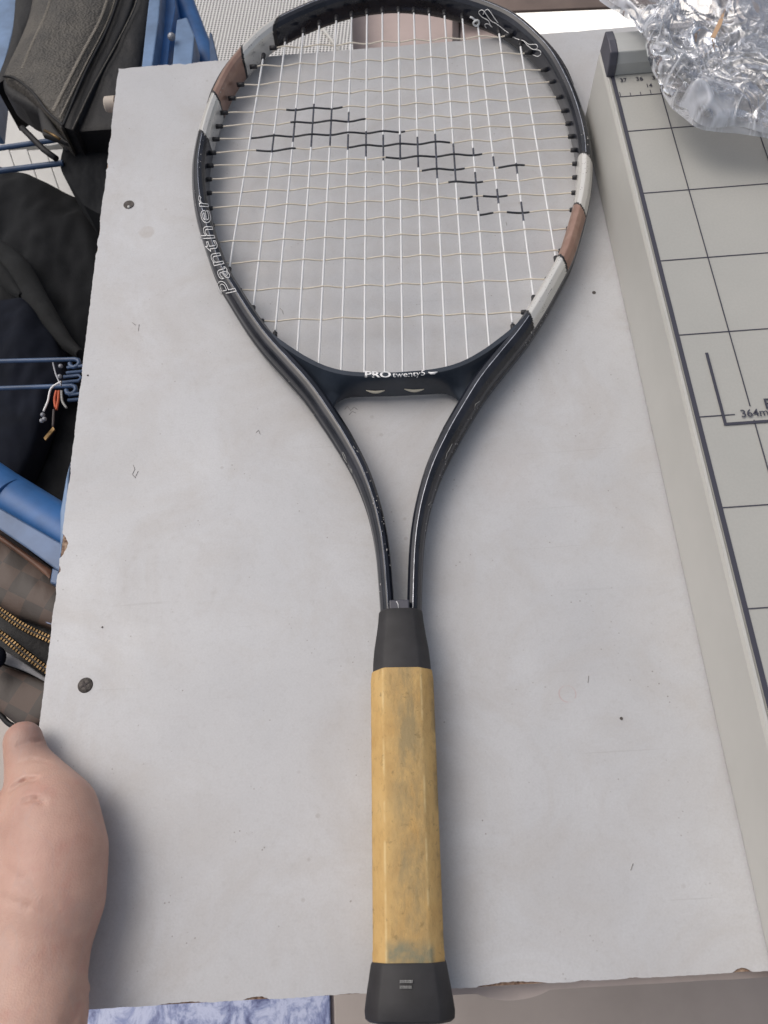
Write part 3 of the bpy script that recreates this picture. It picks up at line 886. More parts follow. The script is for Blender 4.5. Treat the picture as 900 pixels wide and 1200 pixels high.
# outlined swirls on the shafts
for pl in ([(401, 530), (403, 537), (407, 543), (405, 536), (402, 530)], [(408, 545), (411, 552), (414, 556), (411, 549)], [(505, 588), (502, 592), (504, 595), (507, 590)],
           [(530, 520), (527, 526), (524, 531), (522, 538)], [(560, 478), (556, 480), (557, 474), (562, 470)], [(414, 523), (416, 526)], [(418, 528), (420, 530)]):
    P = [hit(x, y, (BV,), 0.0002) for x, y in pl]; P = [w2l(p) for p in P if p]
    if len(P) > 1:
        g = bmesh.new(); tube(g, P, 0.0002, 5); obj('shaft_mark', g, M_GPRINT, racket)
P = [w2l(at(464.5, 704.5, 0.0242)), w2l(at(466.5, 708, 0.0242)), w2l(at(467, 713, 0.0242))]
g = bmesh.new(); tube(g, P, 0.0002, 5); obj('hair_scratch', g, M_WPRINT, racket)

# ------------------------------------------------------------------ paper cutter
cutter = thing('paper_cutter', 'beige guillotine paper trimmer with printed grid plate beside the racket', 'paper cutter')
H = 0.055
yT = at(706, 62, H).y
CX0, CX1, CY0 = -0.0325, 0.36, -0.62
g = bmesh.new()
# body: slightly spread foot, thin raised left rim
prof = [(CX0 + 0.0005, 0.0012), (CX0, 0.004), (CX0 + 0.0006, H - 0.002), (CX0 + 0.0014, H + 0.0004), (CX0 + 0.0028, H + 0.0004), (CX0 + 0.0036, H - 0.0008), (CX1, H - 0.0008), (CX1, 0.0012)]
a = [g.verts.new((x, CY0, z)) for x, z in prof]; b = [g.verts.new((x, yT, z)) for x, z in prof]
g.faces.new(a); g.faces.new(b[::-1])
for i in range(len(prof)): g.faces.new((a[i], a[(i + 1) % 8], b[(i + 1) % 8], b[i]))
obj('body', g, M_CUT, cutter)
for x in (CX0 + 0.02, CX1 - 0.02):
    for y in (-0.42, yT - 0.03):
        g = bmesh.new(); tube(g, [(x, y, 0.0), (x, y, 0.0013)], 0.008, 16); obj('rubber_foot', g, M_RUB, cutter)
g = bmesh.new(); box(g, CX0 + 0.0037, CX1 - 0.004, CY0 + 0.004, yT - 0.002, H - 0.0012, H)
obj('grid_plate', g, M_PLATE, cutter)
def line(x0, x1, y0, y1, z): 
    g = bmesh.new(); box(g, x0, x1, y0, y1, z - 0.0002, z); return g
G = 0.0508
yTop = 0.0302
obj('edge_line', line(-0.0286, -0.0262, CY0 + 0.006, yT - 0.004, H + 0.0003), M_LINE, cutter)
for i in range(7):
    x = i * G; t_ = 0.00028
    if i == 1:
        ya = at(878, 476, H).y; yb2 = at(883, 492, H).y
    segs = [(CY0 + 0.01, yTop)]
    if i == 0:
        segs = [(at(878, 476.5, H).y, yTop), (CY0 + 0.01, at(883.5, 492.5, H).y)]
    for y0, y1 in segs:
        obj('grid_line', line(x - t_, x + t_, y0, y1, H + 0.0005), M_LINE, cutter)
for j in range(12):
    y = -j * G; t_ = 0.0003
    x1 = CX1 - 0.01
    if j == 4:
        obj('grid_line', line(-0.0262, at(861, 486, H).x, y - t_, y + t_, H + 0.0003), M_LINE, cutter)
        obj('grid_line', line(at(925, 486, H).x, x1, y - t_, y + t_, H + 0.0003), M_LINE, cutter)
    else:
        obj('grid_line', line(-0.0262, x1, y - t_, y + t_, H + 0.0003), M_LINE, cutter)
obj('grid_line', line(-0.0262, CX1 - 0.01, yTop - 0.0003, yTop + 0.0003, H + 0.0003), M_LINE, cutter)
# tick marks every quarter inch
for i in range(-4, 52):
    x = i * 0.00635
    if i < 0 or True:
        obj('tick_mark', line(x - 0.0002, x + 0.0002, yTop + 0.0003, yTop + (0.0042 if i % 4 == 0 or i == -1 else 0.0030), H + 0.0003), M_LINE, cutter)
# paper size bracket
bx0, by0 = at(829, 414, H), at(852, 499, H)
t_ = 0.00075
obj('size_bracket', line(by0.x - t_ - 0.0008, by0.x + t_ - 0.0008, by0.y, bx0.y, H + 0.0007), M_LINE, cutter)
obj('size_bracket', line(by0.x + t_ - 0.0008, by0.x + 0.25, by0.y, by0.y + 2 * t_, H + 0.0007), M_LINE, cutter)
p = at(868, 490, H); plane_text('plate_number', '364mm', p, (1, 0, 0), 0.0062, M_LINE, cutter, H + 0.0009, 0.01, fit=at(912, 489, H).x - p.x)
p = at(896, 480, H); plane_text('plate_letter', 'B4', p, (1, 0, 0), 0.0085, M_LINE, cutter, H + 0.0009, 0.015)
cm = 0.0100
x37 = at(731, 95, H).x
for i, s in enumerate(('37', '36', '35')):
    x = x37 + i * cm
    plane_text('plate_number', s, (x - 0.0025, at(731, 96.5, H).y, 0), (1, 0, 0), 0.0048, M_LINE, cutter, H + 0.0004, 0.012, fit=0.0045)
x14 = at(757, 103, H)
plane_text('plate_number', '14', (x14.x, at(757, 103, H).y, 0), (1, 0, 0), 0.0046, M_LINE, cutter, H + 0.0004, 0.012, fit=0.0042)
# clamp bar across the top with a dark end cap
ya = at(735, 88, H).y
xb = at(718, 88, H).x
barp = [(ya, H + 0.0002), (ya + 0.0005, H + 0.008), (ya + 0.003, H + 0.0145), (ya + 0.012, H + 0.0155), (ya + 0.021, H + 0.0145), (ya + 0.023, H + 0.0002)]
def bar(x0, x1, grow=0):
    g = bmesh.new()
    cy_ = ya + 0.0115; cz = H + 0.007
    P = [(cy_ + (y - cy_) * (1 + grow), max(H + 0.0001 if grow else H + 0.0002, cz + (z - cz) * (1 + grow))) for y, z in barp]
    a = [g.verts.new((x0, y, z)) for y, z in P]; b = [g.verts.new((x1, y, z)) for y, z in P]
    g.faces.new(a); g.faces.new(b[::-1])
    for i in range(6): g.faces.new((a[i], a[(i + 1) % 6], b[(i + 1) % 6], b[i]))
    return g
obj('clamp_bar', bar(xb + 0.0008, CX1 - 0.005), M_ALU, cutter, bevel=0.0006)
obj('end_cap', bar(xb - 0.0045, xb + 0.0008, 0.10), M_CAPD, cutter, bevel=0.0008)
g = bmesh.new(); p = at(774, 1065, 0.0)

# ------------------------------------------------------------------ crumpled clear plastic
def film():
    bm = bmesh.new(); cl = bm.verts.layers.float.new('crease_highlight')
    z = 0.082
    top = [at(700, -6, z), at(760, -60, z), at(900, -90, z), at(1010, -90, z)]
    bot = [at(792, 122, z), at(822, 146, z), at(862, 149, z), at(905, 157, z), at(1010, 172, z)]
    left = [at(704, -6, z), at(750, 28, z), at(762, 62, z), at(775, 97, z), at(792, 122, z)]
    right = [at(1010, -90, z), at(1015, 40, z), at(1010, 172, z)]
    NU, NV = 190, 170
    gr = coons(top, bot, left, right, NU, NV)
    R_ = lambda c_, w_=2.2: max(0, 1 - abs(noise.noise(c_)) * w_)
    for layer in (0, 1):
        V = []; off = Vector((layer * 13.1, layer * 5.7, layer * 3.3))
        for j, row in enumerate(gr):
            r = []
            for i, p in enumerate(row):
                u, v = i / (NU - 1), j / (NV - 1)
                e = min(1, 9 * u) ** 0.5 * min(1, 9 * (1 - v)) ** 0.5
                busy = 0.45 + 0.9 * max(0, 1 - u * 2.6) + 0.5 * max(0, 1 - (1 - v) * 5)
                c1 = Vector((p.x * 22, p.y * 22, 1.3)) + off
                warp = Vector((noise.noise(c1 * 1.7), noise.noise(c1 * 1.7 + Vector((9, 2, 4))), 0)) * 0.9
                c2 = Vector((p.x * 38, p.y * 38, 0)) + warp + off
                c3 = Vector((p.x * 74, p.y * 74, 3)) + warp * 2.2 + off
                c4 = Vector((p.x * 150, p.y * 150, 3)) + warp * 4 + off
                a2, a3, a4 = R_(c2) ** 2, R_(c3) ** 2, R_(c4) ** 2
                q = p.copy()
                q.z += e * (0.004 + 0.012 * noise.noise(c1) + busy * (0.008 * a2 + 0.0050 * a3 + 0.0014 * a4)) - layer * 0.0035
                q.x += 0.002 * noise.noise(c3 + Vector((5, 5, 5))); q.y += 0.002 * noise.noise(c3 + Vector((1, 8, 2)))
                nv_ = bm.verts.new(q)
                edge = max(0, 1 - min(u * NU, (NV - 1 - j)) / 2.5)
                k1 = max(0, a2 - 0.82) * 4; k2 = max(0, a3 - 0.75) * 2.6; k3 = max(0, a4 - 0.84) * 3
                nv_[cl] = min(0.9, busy * (0.75 * k1 + 0.85 * k2 + 0.5 * k3) + 0.5 * edge + 0.05 + 0.35 * max(0, noise.noise(c2 * 0.8) - 0.15) * busy)  # stress whitening plus painted highlights along folds and border
                r.append(nv_)
            V.append(r)
        for j in range(NV - 1):
            for i in range(NU - 1):
                f = bm.faces.new((V[j][i], V[j][i + 1], V[j + 1][i + 1], V[j + 1][i]))
                f.smooth = noise.noise(Vector((i * 0.05, j * 0.05, layer))) > -0.1
    return bm
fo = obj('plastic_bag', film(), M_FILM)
g = bmesh.new(); prism(g, [at(x, y, 0.088) for x, y in [(833, 43), (838, 44), (846, 28), (851, 8), (842, 24)]], 0.0875, 0.088)
tag(obj('tan_sliver', g, simple('tan_card', (0.55, 0.36, 0.22), 0.6)), 'thin tan card sliver caught inside the clear plastic', 'card scrap')
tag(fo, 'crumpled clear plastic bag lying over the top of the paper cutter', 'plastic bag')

# ------------------------------------------------------------------ things behind the board
def slab(name, pix, z, depth, mat, parent=None, bevel=0.001, **kw):
    return obj(name, pprism(pix, z, depth), mat, parent, bevel=bevel, **kw)
screen = thing('mesh_screen', 'white perforated mesh panel with a pale seam behind the tabletop', 'mesh panel')
slab('mesh_sheet', [(212, -60), (205, 95), (415, 85), (408, -60)], -0.22, 0.003, M_MESH, screen, None)
g = bmesh.new(); tube(g, [at(352, -20, -0.218), at(364, 15, -0.218), at(385, 42, -0.218), at(405, 70, -0.218)], 0.0022, 8)
obj('seam', g, M_WHT, screen)
crate = thing('tan_box', 'pinkish tan box with dark edge strips behind the top of the racket', 'box')
slab('side_panel', [(402, -30), (400, 75), (531, 70), (531, -30)], -0.26, 0.2, M_PINK, crate)
slab('side_panel', [(538.5, -30), (538.5, 70), (606, 66), (606, 22), (580, -30)], -0.262, 0.2, M_PINK, crate)
slab('edge_strip', [(399, -30), (396, 75), (403, 75), (404, -30)], -0.256, 0.2, M_DKP, crate)
slab('edge_strip', [(530, -30), (530, 70), (538, 70), (538, -30)], -0.256, 0.2, M_DKP, crate)
rail = thing('wooden_bench', 'dark brown wooden bench rail above the sunlit floor at the top', 'bench')
slab('rail', [(532, -45), (532, 16), (611, 12), (712, 8), (790, 5), (790, -45)], -0.24, 0.004, M_WOOD, rail)
for px in (545, 860):
    p = at(px, -40, -0.244); g = bmesh.new(); box(g, p.x - 0.01, p.x + 0.01, p.y - 0.01, p.y + 0.01, FZ, -0.2445); obj('leg', g, M_WOOD, rail, bevel=0.002)
# added white slab standing in for the sunlit floor behind the board
slabw = slab('sunlit_floor_slab', [(600, -5), (600, 60), (860, 50), (860, -25)], -0.45, 0.30, M_WTILE)
tag(slabw, 'added white slab standing in for sunlit floor between the brown rail and the tabletop', 'block')
sl = bpy.data.lights.new('sunbeam', 'SPOT'); sl.energy = 160; sl.spot_size = rad(15); sl.spot_blend = 0.15; sl.shadow_soft_size = 0.02; sl.color = (1, 0.97, 0.92)
slo = bpy.data.objects.new('sunbeam', sl); COL.objects.link(slo)
tgt = at(690, 20, -0.45); slo.location = tgt + Vector((0.9, 0.35, 1.3)); slo.rotation_euler = (slo.location - tgt).to_track_quat('Z', 'Y').to_euler()

# ------------------------------------------------------------------ blue rack at the left
rack = thing('blue_rack', 'blue painted metal rack with wire rails holding the bags at the left', 'rack')
slab('side_plate', [(-40, -60), (27, -60), (24, 0), (2, 88), (-5, 150), (-40, 150)], -0.14, 0.02, M_BLUEG, rack)
slab('post', [(178, -30), (172, 20), (164, 95), (176, 95), (186, 22), (190, -30)], -0.045, 0.03, M_BLUEG, rack)
slab('post', [(191, -30), (188, 8), (178, 95), (194, 95), (200, 40), (206, 8), (200, -30)], -0.06, 0.03, M_BLUE, rack)
slab('bracket', [(207, 23), (219, 20), (228, 42), (223, 95), (200, 95)], -0.05, 0.02, M_BLUEG, rack)
g = bmesh.new(); tube(g, [at(200, -50, -0.09), at(214, 0, -0.09), at(229, 40, -0.09), at(250, 90, -0.09)], 0.0105, 20); obj('tube', g, M_BLUE, rack, sm=40)
slab('clip', [(245, 38), (248, 38), (256, 72), (246, 75)], -0.06, 0.01, M_BLUED, rack)
g = bmesh.new(); bmesh.ops.create_icosphere(g, subdivisions=2, radius=0.0035, matrix=Matrix.Translation(at(201, 43, -0.045))); obj('bolt', g, M_GSTEEL, rack)
for a, b, r in (((-30, 178), (66, 164), 0.0024), ((-30, 204), (74, 191), 0.0026)):
    g = bmesh.new(); tube(g, [at(*a, -0.10), at(*b, -0.10)], r, 10); obj('wire_rail', g, M_BLUED, rack, sm=40)
for a, b in (((-30, 424), (88, 421)), ((-30, 456), (84, 452))):
    g = bmesh.new(); e = at(*b, -0.055)
    P = [at(*a, -0.06), e] + [e + Vector((0.0035 * math.sin(t * 0.8), 0.0035 * (math.cos(t * 0.8) - 1), 0.0)) for t in range(1, 7)]
    tube(g, P, 0.0016, 10); obj('wire_rail', g, M_BLUED, rack, sm=40)
for (x, y) in ((90, 430), (86, 441), (92, 462)):
    e = at(x, y, -0.055); g = bmesh.new()
    tube(g, [e + Vector((-0.007, 0, 0)), e + Vector((0.004, 0.0005, 0)), e + Vector((0.006, -0.002, 0)), e + Vector((0.004, -0.0042, 0)), e + Vector((-0.007, -0.0045, 0))], 0.0012, 8)
    obj('wire_hook', g, M_BLUED, rack, sm=40)
# fat blue tube with a sleeve and an angle profile under it
a, b = at(-60, 540, -0.075), at(100, 640, -0.075)
dv = (b - a).normalized()
g = bmesh.new(); tube(g, [a, a.lerp(b, .5), b], 0.0172, 32); obj('tube', g, M_BLUE, rack, sm=40)
c0 = at(12, 590, -0.075)
g = bmesh.new(); tube(g, [a - dv * 0.002, c0, c0 + dv * 0.001], [0.0192, 0.0192, 0.0182], 32); obj('sleeve', g, M_BLUE, rack, sm=40, label='brighter blue sleeve around the fat tube')
slab('angle_profile', [(-30, 578), (78, 640), (71, 671), (68, 669), (30, 641), (-30, 600)], -0.052, 0.004, M_BLUEA, rack)
slab('angle_profile', [(61, 665), (70, 668), (68, 686), (58, 683)], -0.0545, 0.02, M_BLUEA, rack)
slab('post', [(77, 560), (82, 540), (78, 620), (70, 655), (70, 600)], -0.03, 0.02, M_BLUEG, rack)

# slatted white crate seen between the wires
cr_ = thing('white_slatted_crate', 'white slatted plastic crate below the leather bag', 'crate')
slab('back_panel', [(-30, 105), (-30, 172), (60, 170), (110, 160), (70, 90)], -0.30, 0.03, M_WHT, cr_)
for i in range(7):
    x = -32 + i * 21.5
    slab('slat', [(x, 176), (x + 20.3, 174.5), (x + 44, 245), (x + 23.6, 246)], -0.298, 0.02, M_WHT, cr_, 0.0008)
slab('bottom_panel', [(-40, 174), (130, 170), (150, 256), (-40, 260)], -0.322, 0.01, M_GAP, cr_, None)

# ------------------------------------------------------------------ grey leather bag
bag = thing('leather_bag', 'grey brown grained leather shoulder bag with stitched seams at the top left', 'bag')
obj('front_panel', cloth([(44, -40), (100, -44), (150, -40)], [(4, 90), (30, 108), (72, 150)], [(44, -40), (34, 25), (4, 90)], [(150, -40), (128, 28), (72, 150)], -0.07, 0.012, 90, 110, 0.0007, 40, 3, 0.04, 0.45), M_LEA, bag, sm=60)
obj('gusset', cloth([(148, -40), (162, -40)], [(72, 148), (86, 153)], [(148, -40), (127, 32), (72, 148)], [(162, -40), (150, 20), (86, 153)], -0.072, 0.002, 14, 90, 0.0004, 60, 4, 0.05), M_LEAD, bag, sm=60)
obj('side_panel', cloth([(160, -40), (178, -40)], [(84, 155), (150, 150)], [(160, -40), (151, 20), (84, 155)], [(178, -40), (174, 30), (150, 150)], -0.078, 0.006, 40, 80, 0.001, 40, 5, 0.06), M_LEAD, bag, sm=60)
obj('back_panel', cloth([(20, -40), (50, -40)], [(-6, 100), (8, 92)], [(20, -40), (14, 40), (-6, 100)], [(50, -40), (36, 25), (8, 92)], -0.082, 0.002, 20, 60, 0.0006, 40, 6, 0.05), M_LEAD, bag, sm=60)
def seam_px(L, z, r, mat, name='piping'):
    g = bmesh.new(); tube(g, cr([at(x, y, z) for x, y in L], 8), r, 8); return obj(name, g, mat, bag, sm=50)
seam_px([(147, -30), (128, 28), (100, 85), (74, 147)], -0.066, 0.0011, M_LEAD)
seam_px([(163, -20), (159, 5), (140, 45), (110, 100), (85, 152)], -0.0690, 0.0008, M_LEA)
seam_px([(4, 89), (18, 92), (38, 108), (55, 130), (74, 147)], -0.0655, 0.0012, M_LEAD)
fp = next(o for o in bag.children if o.name.startswith('front_panel'))
BF = BVHTree.FromPolygons([v.co.copy() for v in fp.data.vertices], [p.vertices[:] for p in fp.data.polygons])
def stitches(L, z, n_, ln, wd, gap):
    P = [hit(p.x, p.y, (BF,), 0.0002) or at(p.x, p.y, z) for p in resample(cr([Vector((x, y, 0)) for x, y in L], 8), n_)]
    g = bmesh.new()
    for a, b in zip(P, P[1:]):
        t_ = (b - a).normalized(); q = Vector((-t_.y, t_.x, 0))
        c_ = (a + b) / 2
        bmesh.ops.create_icosphere(g, subdivisions=1, radius=1, matrix=Matrix.Translation(c_) @ Matrix(((q.x * ln, t_.x * wd, 0, 0), (q.y * ln, t_.y * wd, 0, 0), (0, 0, 0.0006, 0), (0, 0, 0, 1))))
    return obj('stitching', g, simple('stitch_thread', (0.24, 0.215, 0.18), 0.5), bag, kind='stuff')
stitches([(132, -25), (118, 20), (92, 70), (62, 130)], -0.0585, 90, 0.0022, 0.0008, 0)
stitches([(141, -25), (127, 22), (98, 80), (70, 138)], -0.0615, 90, 0.0012, 0.0008, 0)
stitches([(66, -25), (54, 15), (38, 50), (26, 80)], -0.059, 60, 0.0018, 0.0007, 0)
stitches([(151, 30), (122, 85), (93, 142)], -0.0695, 46, 0.0004, 0.0007, 0)
obj('flap', cloth([(2, 90), (22, 94), (40, 110)], [(30, 130), (45, 150), (58, 165)], [(2, 90), (8, 112), (30, 130)], [(40, 110), (56, 132), (76, 152)], -0.085, 0.008, 40, 40, 0.001, 40, 8, 0.02), M_LEAD, bag, sm=60)
obj('strap', cloth([(36, 102), (50, 122)], [(50, 158), (78, 164)], [(36, 102), (44, 130), (50, 158)], [(50, 122), (66, 150), (80, 168)], -0.078, 0.003, 16, 30, 0.0004, 30, 9, 0.004), M_LEAD, bag, sm=60)
g = bmesh.new(); tube(g, [at(52, 153, -0.07), at(62, 158, -0.07), at(70, 163, -0.07)], 0.0012, 8); obj('buckle_bar', g, M_BRASS, bag)
g = bmesh.new(); tube(g, [at(26, 150, -0.088), at(36, 160, -0.088), at(52, 176, -0.088), at(66, 186, -0.088)], 0.0028, 8); obj('strap_end', g, M_LEAD, bag)

# black webbing sling and backpack
M_FOLD = simple('fold_black_fabric', (0.018, 0.019, 0.020), 0.85, 0, bump=(700, 0.3, 0.0008), var=0.35, vs=40, spec=0.2)  # slightly lighter black for the fold strips
pack = thing('black_backpack', 'large slack black fabric backpack hanging at the left below the crate', 'backpack')
obj('body', cloth([(-50, 180), (0, 197), (45, 214), (98, 238), (135, 262)], [(-50, 760), (30, 740), (130, 690)], [(-50, 180), (-60, 450), (-50, 760)], [(135, 262), (128, 450), (130, 690)], -0.16, 0.03, 110, 150, 0.018, 9, 2, 0.06, 0.4), M_FAB, pack, sm=60)
obj('side_pocket', cloth([(-40, 335), (0, 352), (30, 352), (52, 378)], [(-40, 560), (20, 560), (62, 470), (80, 455)], [(-40, 335), (-45, 420), (-40, 560)], [(52, 378), (70, 405), (80, 455)], -0.118, 0.012, 60, 70, 0.010, 12, 12, 0.02, 0.5), M_NAVY, pack, sm=60)
for L, wd in (([(-30, 268), (10, 300), (40, 350), (70, 392), (92, 412)], 0.011), ([(-20, 300), (4, 322), (24, 345)], 0.008), ([(40, 392), (46, 420), (58, 446)], 0.006)):
    P = resample(cr([at(x, y, -0.112) for x, y in L], 8), 40); g = bmesh.new(); rows = []
    for k_, p in enumerate(P):
        t_ = (P[min(39, k_ + 1)] - P[max(0, k_ - 1)]).normalized(); q = Vector((-t_.y, t_.x, 0)) * wd * (0.35 + 0.65 * math.sin(math.pi * min(1, (k_ + 3) / 42)))
        rows.append([g.verts.new(p + q * u_ + Vector((0, 0, z_))) for u_, z_ in ((-1, -0.006), (-0.7, 0.0), (0, 0.0015), (0.7, 0.0), (1, -0.006))])
    for a, b in zip(rows, rows[1:]):
        for u_ in range(4): g.faces.new((a[u_], a[u_ + 1], b[u_ + 1], b[u_]))
    obj('fabric_fold', g, M_FOLD, pack, sm=60)
sling = thing('webbing_bag', 'black tote with a grey webbing band under the leather bag', 'bag')
obj('band', cloth([(76, 158), (130, 153)], [(76, 176), (130, 170)], [(76, 158), (74, 167), (76, 176)], [(130, 153), (130, 170)], -0.10, 0.001, 20, 10, 0, 30, 1, 0.004), M_WEB, sling, sm=60)
obj('body', cloth([(74, 172), (138, 168)], [(98, 240), (138, 262)], [(74, 172), (72, 200), (98, 240)], [(138, 168), (138, 262)], -0.104, 0.004, 40, 40, 0.003, 30, 15, 0.05), M_FAB, sling, sm=60)
# keys and cords hanging on the hooks
ch = thing('key_charm', 'small bunch of cords and a brass key tag hanging from the wire hook', 'key ring')
for L, r, mt in (([(72, 447), (60, 455), (56, 470), (51, 482)], 0.0007, M_WPRINT), ([(66, 458), (64, 468), (65, 478)], 0.0009, M_RED), ([(69, 458), (68, 470), (66, 480)], 0.0009, M_RED),
                 ([(72, 458), (73, 470), (78, 478)], 0.0008, M_GPRINT), ([(62, 425), (66, 440), (72, 452)], 0.0006, M_GSTEEL), ([(63, 480), (62, 500)], 0.0008, M_DKP)):
    g = bmesh.new(); tube(g, cr([at(x, y, -0.045) for x, y in L], 6), r, 8); obj('cord', g, mt, ch)
slab('tag', [(62, 500), (64, 503), (53, 516), (51, 513)], -0.044, 0.0012, M_BRASS, ch, None)
for (x, y) in ((50, 486), (52, 491), (49, 493), (71, 429), (70, 441)):
    g = bmesh.new(); bmesh.ops.create_icosphere(g, subdivisions=2, radius=0.0016, matrix=Matrix.Translation(at(x, y, -0.044))); obj('bead', g, M_GSTEEL, ch)

# brown checked bag with brass zips
cb = thing('checked_bag', 'brown checked bag with two brass zips at the lower left', 'bag')
obj('upper_panel', cloth([(-40, 585), (0, 618), (62, 668), (100, 700)], [(-40, 700), (20, 722), (100, 752)], [(-40, 585), (-45, 640), (-40, 700)], [(100, 700), (100, 752)], -0.12, 0.006, 60, 50, 0.002, 20, 21, 0.03), M_CHK, cb, sm=60)
obj('trim', cloth([(-20, 612), (20, 640), (60, 668)], [(-20, 620), (20, 648), (58, 678)], [(-20, 612), (-20, 620)], [(60, 668), (58, 678)], -0.105, 0.002, 40, 6, 0, 20, 1, 0.006), M_BRN, cb, sm=60)
obj('lower_panel', cloth([(-40, 765), (5, 780), (60, 800), (90, 812)], [(-40, 800), (5, 838), (30, 853), (60, 845), (90, 840)], [(-40, 765), (-42, 785), (-40, 800)], [(90, 812), (90, 840)], -0.12, 0.006, 60, 40, 0.001, 20, 23, 0.03, 0.35), M_CHK, cb, sm=60)
g = bmesh.new(); tube(g, cr([at(x, y, -0.121) for x, y in [(-40, 802), (-5, 832), (12, 849), (35, 855), (55, 849), (90, 842)]], 8), 0.0018, 8); obj('piping', g, M_LEAD, cb, sm=50)
obj('zip_gusset', cloth([(-40, 690), (0, 708), (62, 735), (100, 750)], [(-40, 770), (5, 778), (60, 802), (100, 815)], [(-40, 690), (-40, 770)], [(100, 750), (100, 815)], -0.128, 0.002, 50, 30, 0.0008, 20, 25, 0.03), M_LEAD, cb, sm=60)
obj('grey_flap', cloth([(4, 762), (30, 778), (62, 800)], [(4, 777), (30, 787), (60, 803)], [(4, 762), (2, 770), (4, 777)], [(62, 800), (60, 803)], -0.112, 0.001, 30, 10, 0, 20, 1, 0.004), M_GTAPE, cb, sm=60)
slab('label_patch', [(42, 719), (63, 720), (63, 732), (56, 731)], -0.116, 0.002, simple('pale_blue_patch', (0.22, 0.27, 0.42), 0.6), cb, None)
def zipper(L):
    P = resample(cr([at(x, y, -0.112) for x, y in L], 8), 64)
    tp = bmesh.new(); tube(tp, P, 0.0028, 6); z = obj('zip', tp, M_LEAD, cb)
    g = bmesh.new()
    for k_, (a, b) in enumerate(zip(P, P[1:])):
        t_ = (b - a).normalized(); q = Vector((-t_.y, t_.x, 0)); s = 1 if k_ % 2 else -1
        for side in (-1, 1):
            c_ = (a + b) / 2 + q * (side * 0.0015) + t_ * (0.0003 * s) + Vector((0, 0, 0.0028))
            m_ = Matrix(((q.x, t_.x, 0, c_.x), (q.y, t_.y, 0, c_.y), (0, 0, 1, c_.z), (0, 0, 0, 1))) @ Matrix.Diagonal((0.0019, 0.0005, 0.0008, 1))
            bmesh.ops.create_cube(g, size=1, matrix=m_)
    obj('zip_teeth', g, M_BRASS, z, kind='stuff')
zipper([(-20, 703), (4, 719), (30, 736), (62, 751), (80, 759)])
zipper([(-20, 732), (4, 746), (28, 765), (58, 787), (80, 800)])
# dark round thing under the zips
g = bmesh.new(); c_ = at(-8, 771, -0.10)
bmesh.ops.create_uvsphere(g, u_segments=24, v_segments=14, radius=1, matrix=Matrix.Translation(c_) @ Matrix.Diagonal((0.0085, 0.0085, 0.006, 1)))
tag(obj('round_knob', g, M_NAVY, sm=60), 'dark round knob against the zips of the checked bag', 'knob')

# ------------------------------------------------------------------ hand
person = thing('person', 'bare hand and wrist of a person resting at the lower left, thumb pointing up', 'person')
def limb(bm, a, ra, b, rb, sq=0.8):
    """tapered capsule, a little flatter than wide"""
    n_ = max(2, int((b - a).length / 0.004))
    for i in range(n_ + 1):
        t = i / n_; p = a.lerp(b, t); r = ra + (rb - ra) * t
        bmesh.ops.create_icosphere(bm, subdivisions=3, radius=1, matrix=Matrix.Translation(p) @ Matrix.Diagonal((r, r, r * sq, 1)))
def pj(px, py, rpx, lift=0.0, sq=0.8):
    """joint seen at a pixel with a radius in pixels, resting at the board's height"""
    r = rpx / 2450; z = 0
    for _ in range(4):
        z = max(0.004, r * sq) + lift; p = at(px, py, z); dep = -(p - CAM).dot(BK); r = rpx * dep / FPX
    return p, r
bm = bmesh.new()
chain = [(27, 868, 24, 0.004), (32, 893, 27, 0.004), (46, 925, 40, 0.002), (58, 962, 59, 0.0), (62, 1003, 65, 0.0), (55, 1052, 69, 0.0), (44, 1102, 64, 0.002), (37, 1145, 65, 0.005), (28, 1205, 70, 0.009), (0, 1340, 88, 0.02), (-40, 1520, 98, 0.03)]
Q = [pj(*c_) for c_ in chain]
for (a, ra), (b, rb) in zip(Q, Q[1:]): limb(bm, a, ra, b, rb)
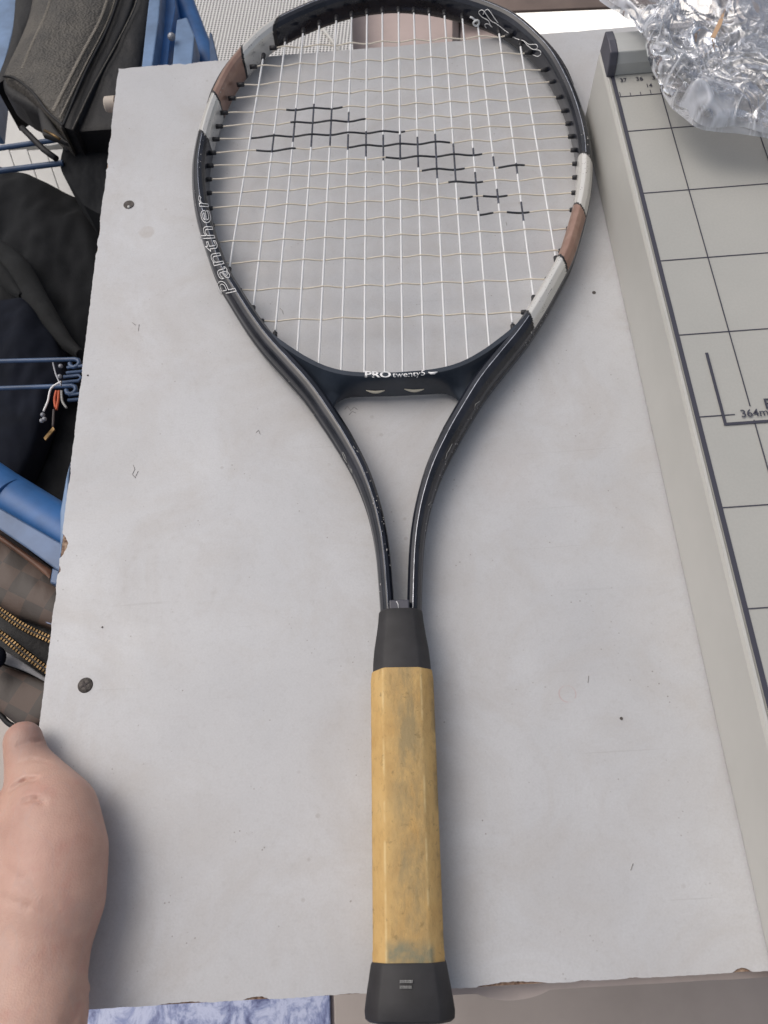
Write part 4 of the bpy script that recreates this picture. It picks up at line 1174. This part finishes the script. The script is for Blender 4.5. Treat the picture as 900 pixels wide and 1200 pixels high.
# palm: metacarpals fanning out from the wrist, fingers curled down at the left
wr = Q[6][0]
for f_, (kx, ky, kr, L) in enumerate(((-58, 925, 31, 1.0), (-98, 950, 32, 1.08), (-130, 985, 30, 1.0), (-152, 1028, 26, 0.8))):
    kn, r = pj(kx, ky, kr, 0.012)
    limb(bm, wr + Vector((-0.010 * f_, 0, 0.002)), 0.021, kn, r * 1.15)
    dv = Vector((-0.45 - 0.10 * f_, 0.80, 0)).normalized()
    p1 = kn + dv * 0.036 * L + Vector((0, 0, 0.001)); p2 = p1 + dv * 0.019 * L + Vector((0, 0, -0.016)); p3 = p2 + dv * 0.002 + Vector((0, 0, -0.021))
    limb(bm, kn, r, p1, 0.0094, 0.95); limb(bm, p1, 0.0094, p2, 0.0084, 0.95); limb(bm, p2, 0.0084, p3, 0.0072, 0.95)
me = bpy.data.meshes.new('body'); bm.to_mesh(me); bm.free()
ho = bpy.data.objects.new('body', me); COL.objects.link(ho)
rm = ho.modifiers.new('r', 'REMESH'); rm.mode = 'VOXEL'; rm.voxel_size = 0.0016
sm_ = ho.modifiers.new('s', 'SMOOTH'); sm_.iterations = 14; sm_.factor = 0.6
dg = bpy.context.evaluated_depsgraph_get()
nm = bpy.data.meshes.new_from_object(ho.evaluated_get(dg)); ho.modifiers.clear(); ho.data = nm; nm.name = 'body'
# creases of the thumb joint, the palm and the wrist pressed into the skin
def press(o, L, r, dpt, zz=0.05):
    P = []
    for x, y in L: P.append(at(x, y, zz))
    for v in o.data.vertices:
        c_ = v.co
        # compare along the line of the plane, ignoring height
        for a, b in zip(P, P[1:]):
            ab = (b - a).xy; t_ = max(0, min(1, (c_.xy - a.xy).dot(ab) / ab.length_squared)); dd = (c_.xy - (a.xy + ab * t_)).length
            if dd < r and c_.z > 0.012:
                c_.z -= dpt * (1 - dd / r) ** 1.5
for L, r, dp in (([(4, 922), (20, 914), (36, 912)], 0.0022, 0.0026), ([(30, 937), (42, 936), (52, 941)], 0.0018, 0.0017), ([(110, 1092), (98, 1122), (91, 1162), (82, 1215)], 0.0034, 0.0042),
                 ([(4, 868), (24, 861), (44, 858)], 0.0016, 0.0014), ([(8, 890), (24, 886), (44, 889)], 0.0014, 0.0010), ([(0, 1010), (30, 1030), (70, 1060)], 0.003, 0.0007), ([(0, 1050), (40, 1062), (85, 1092)], 0.003, 0.0007)):
    press(ho, L, r, dp, 0.035)
nm.materials.clear(); nm.materials.append(M_SKIN)
for p in nm.polygons: p.use_smooth = True
ho.parent = person
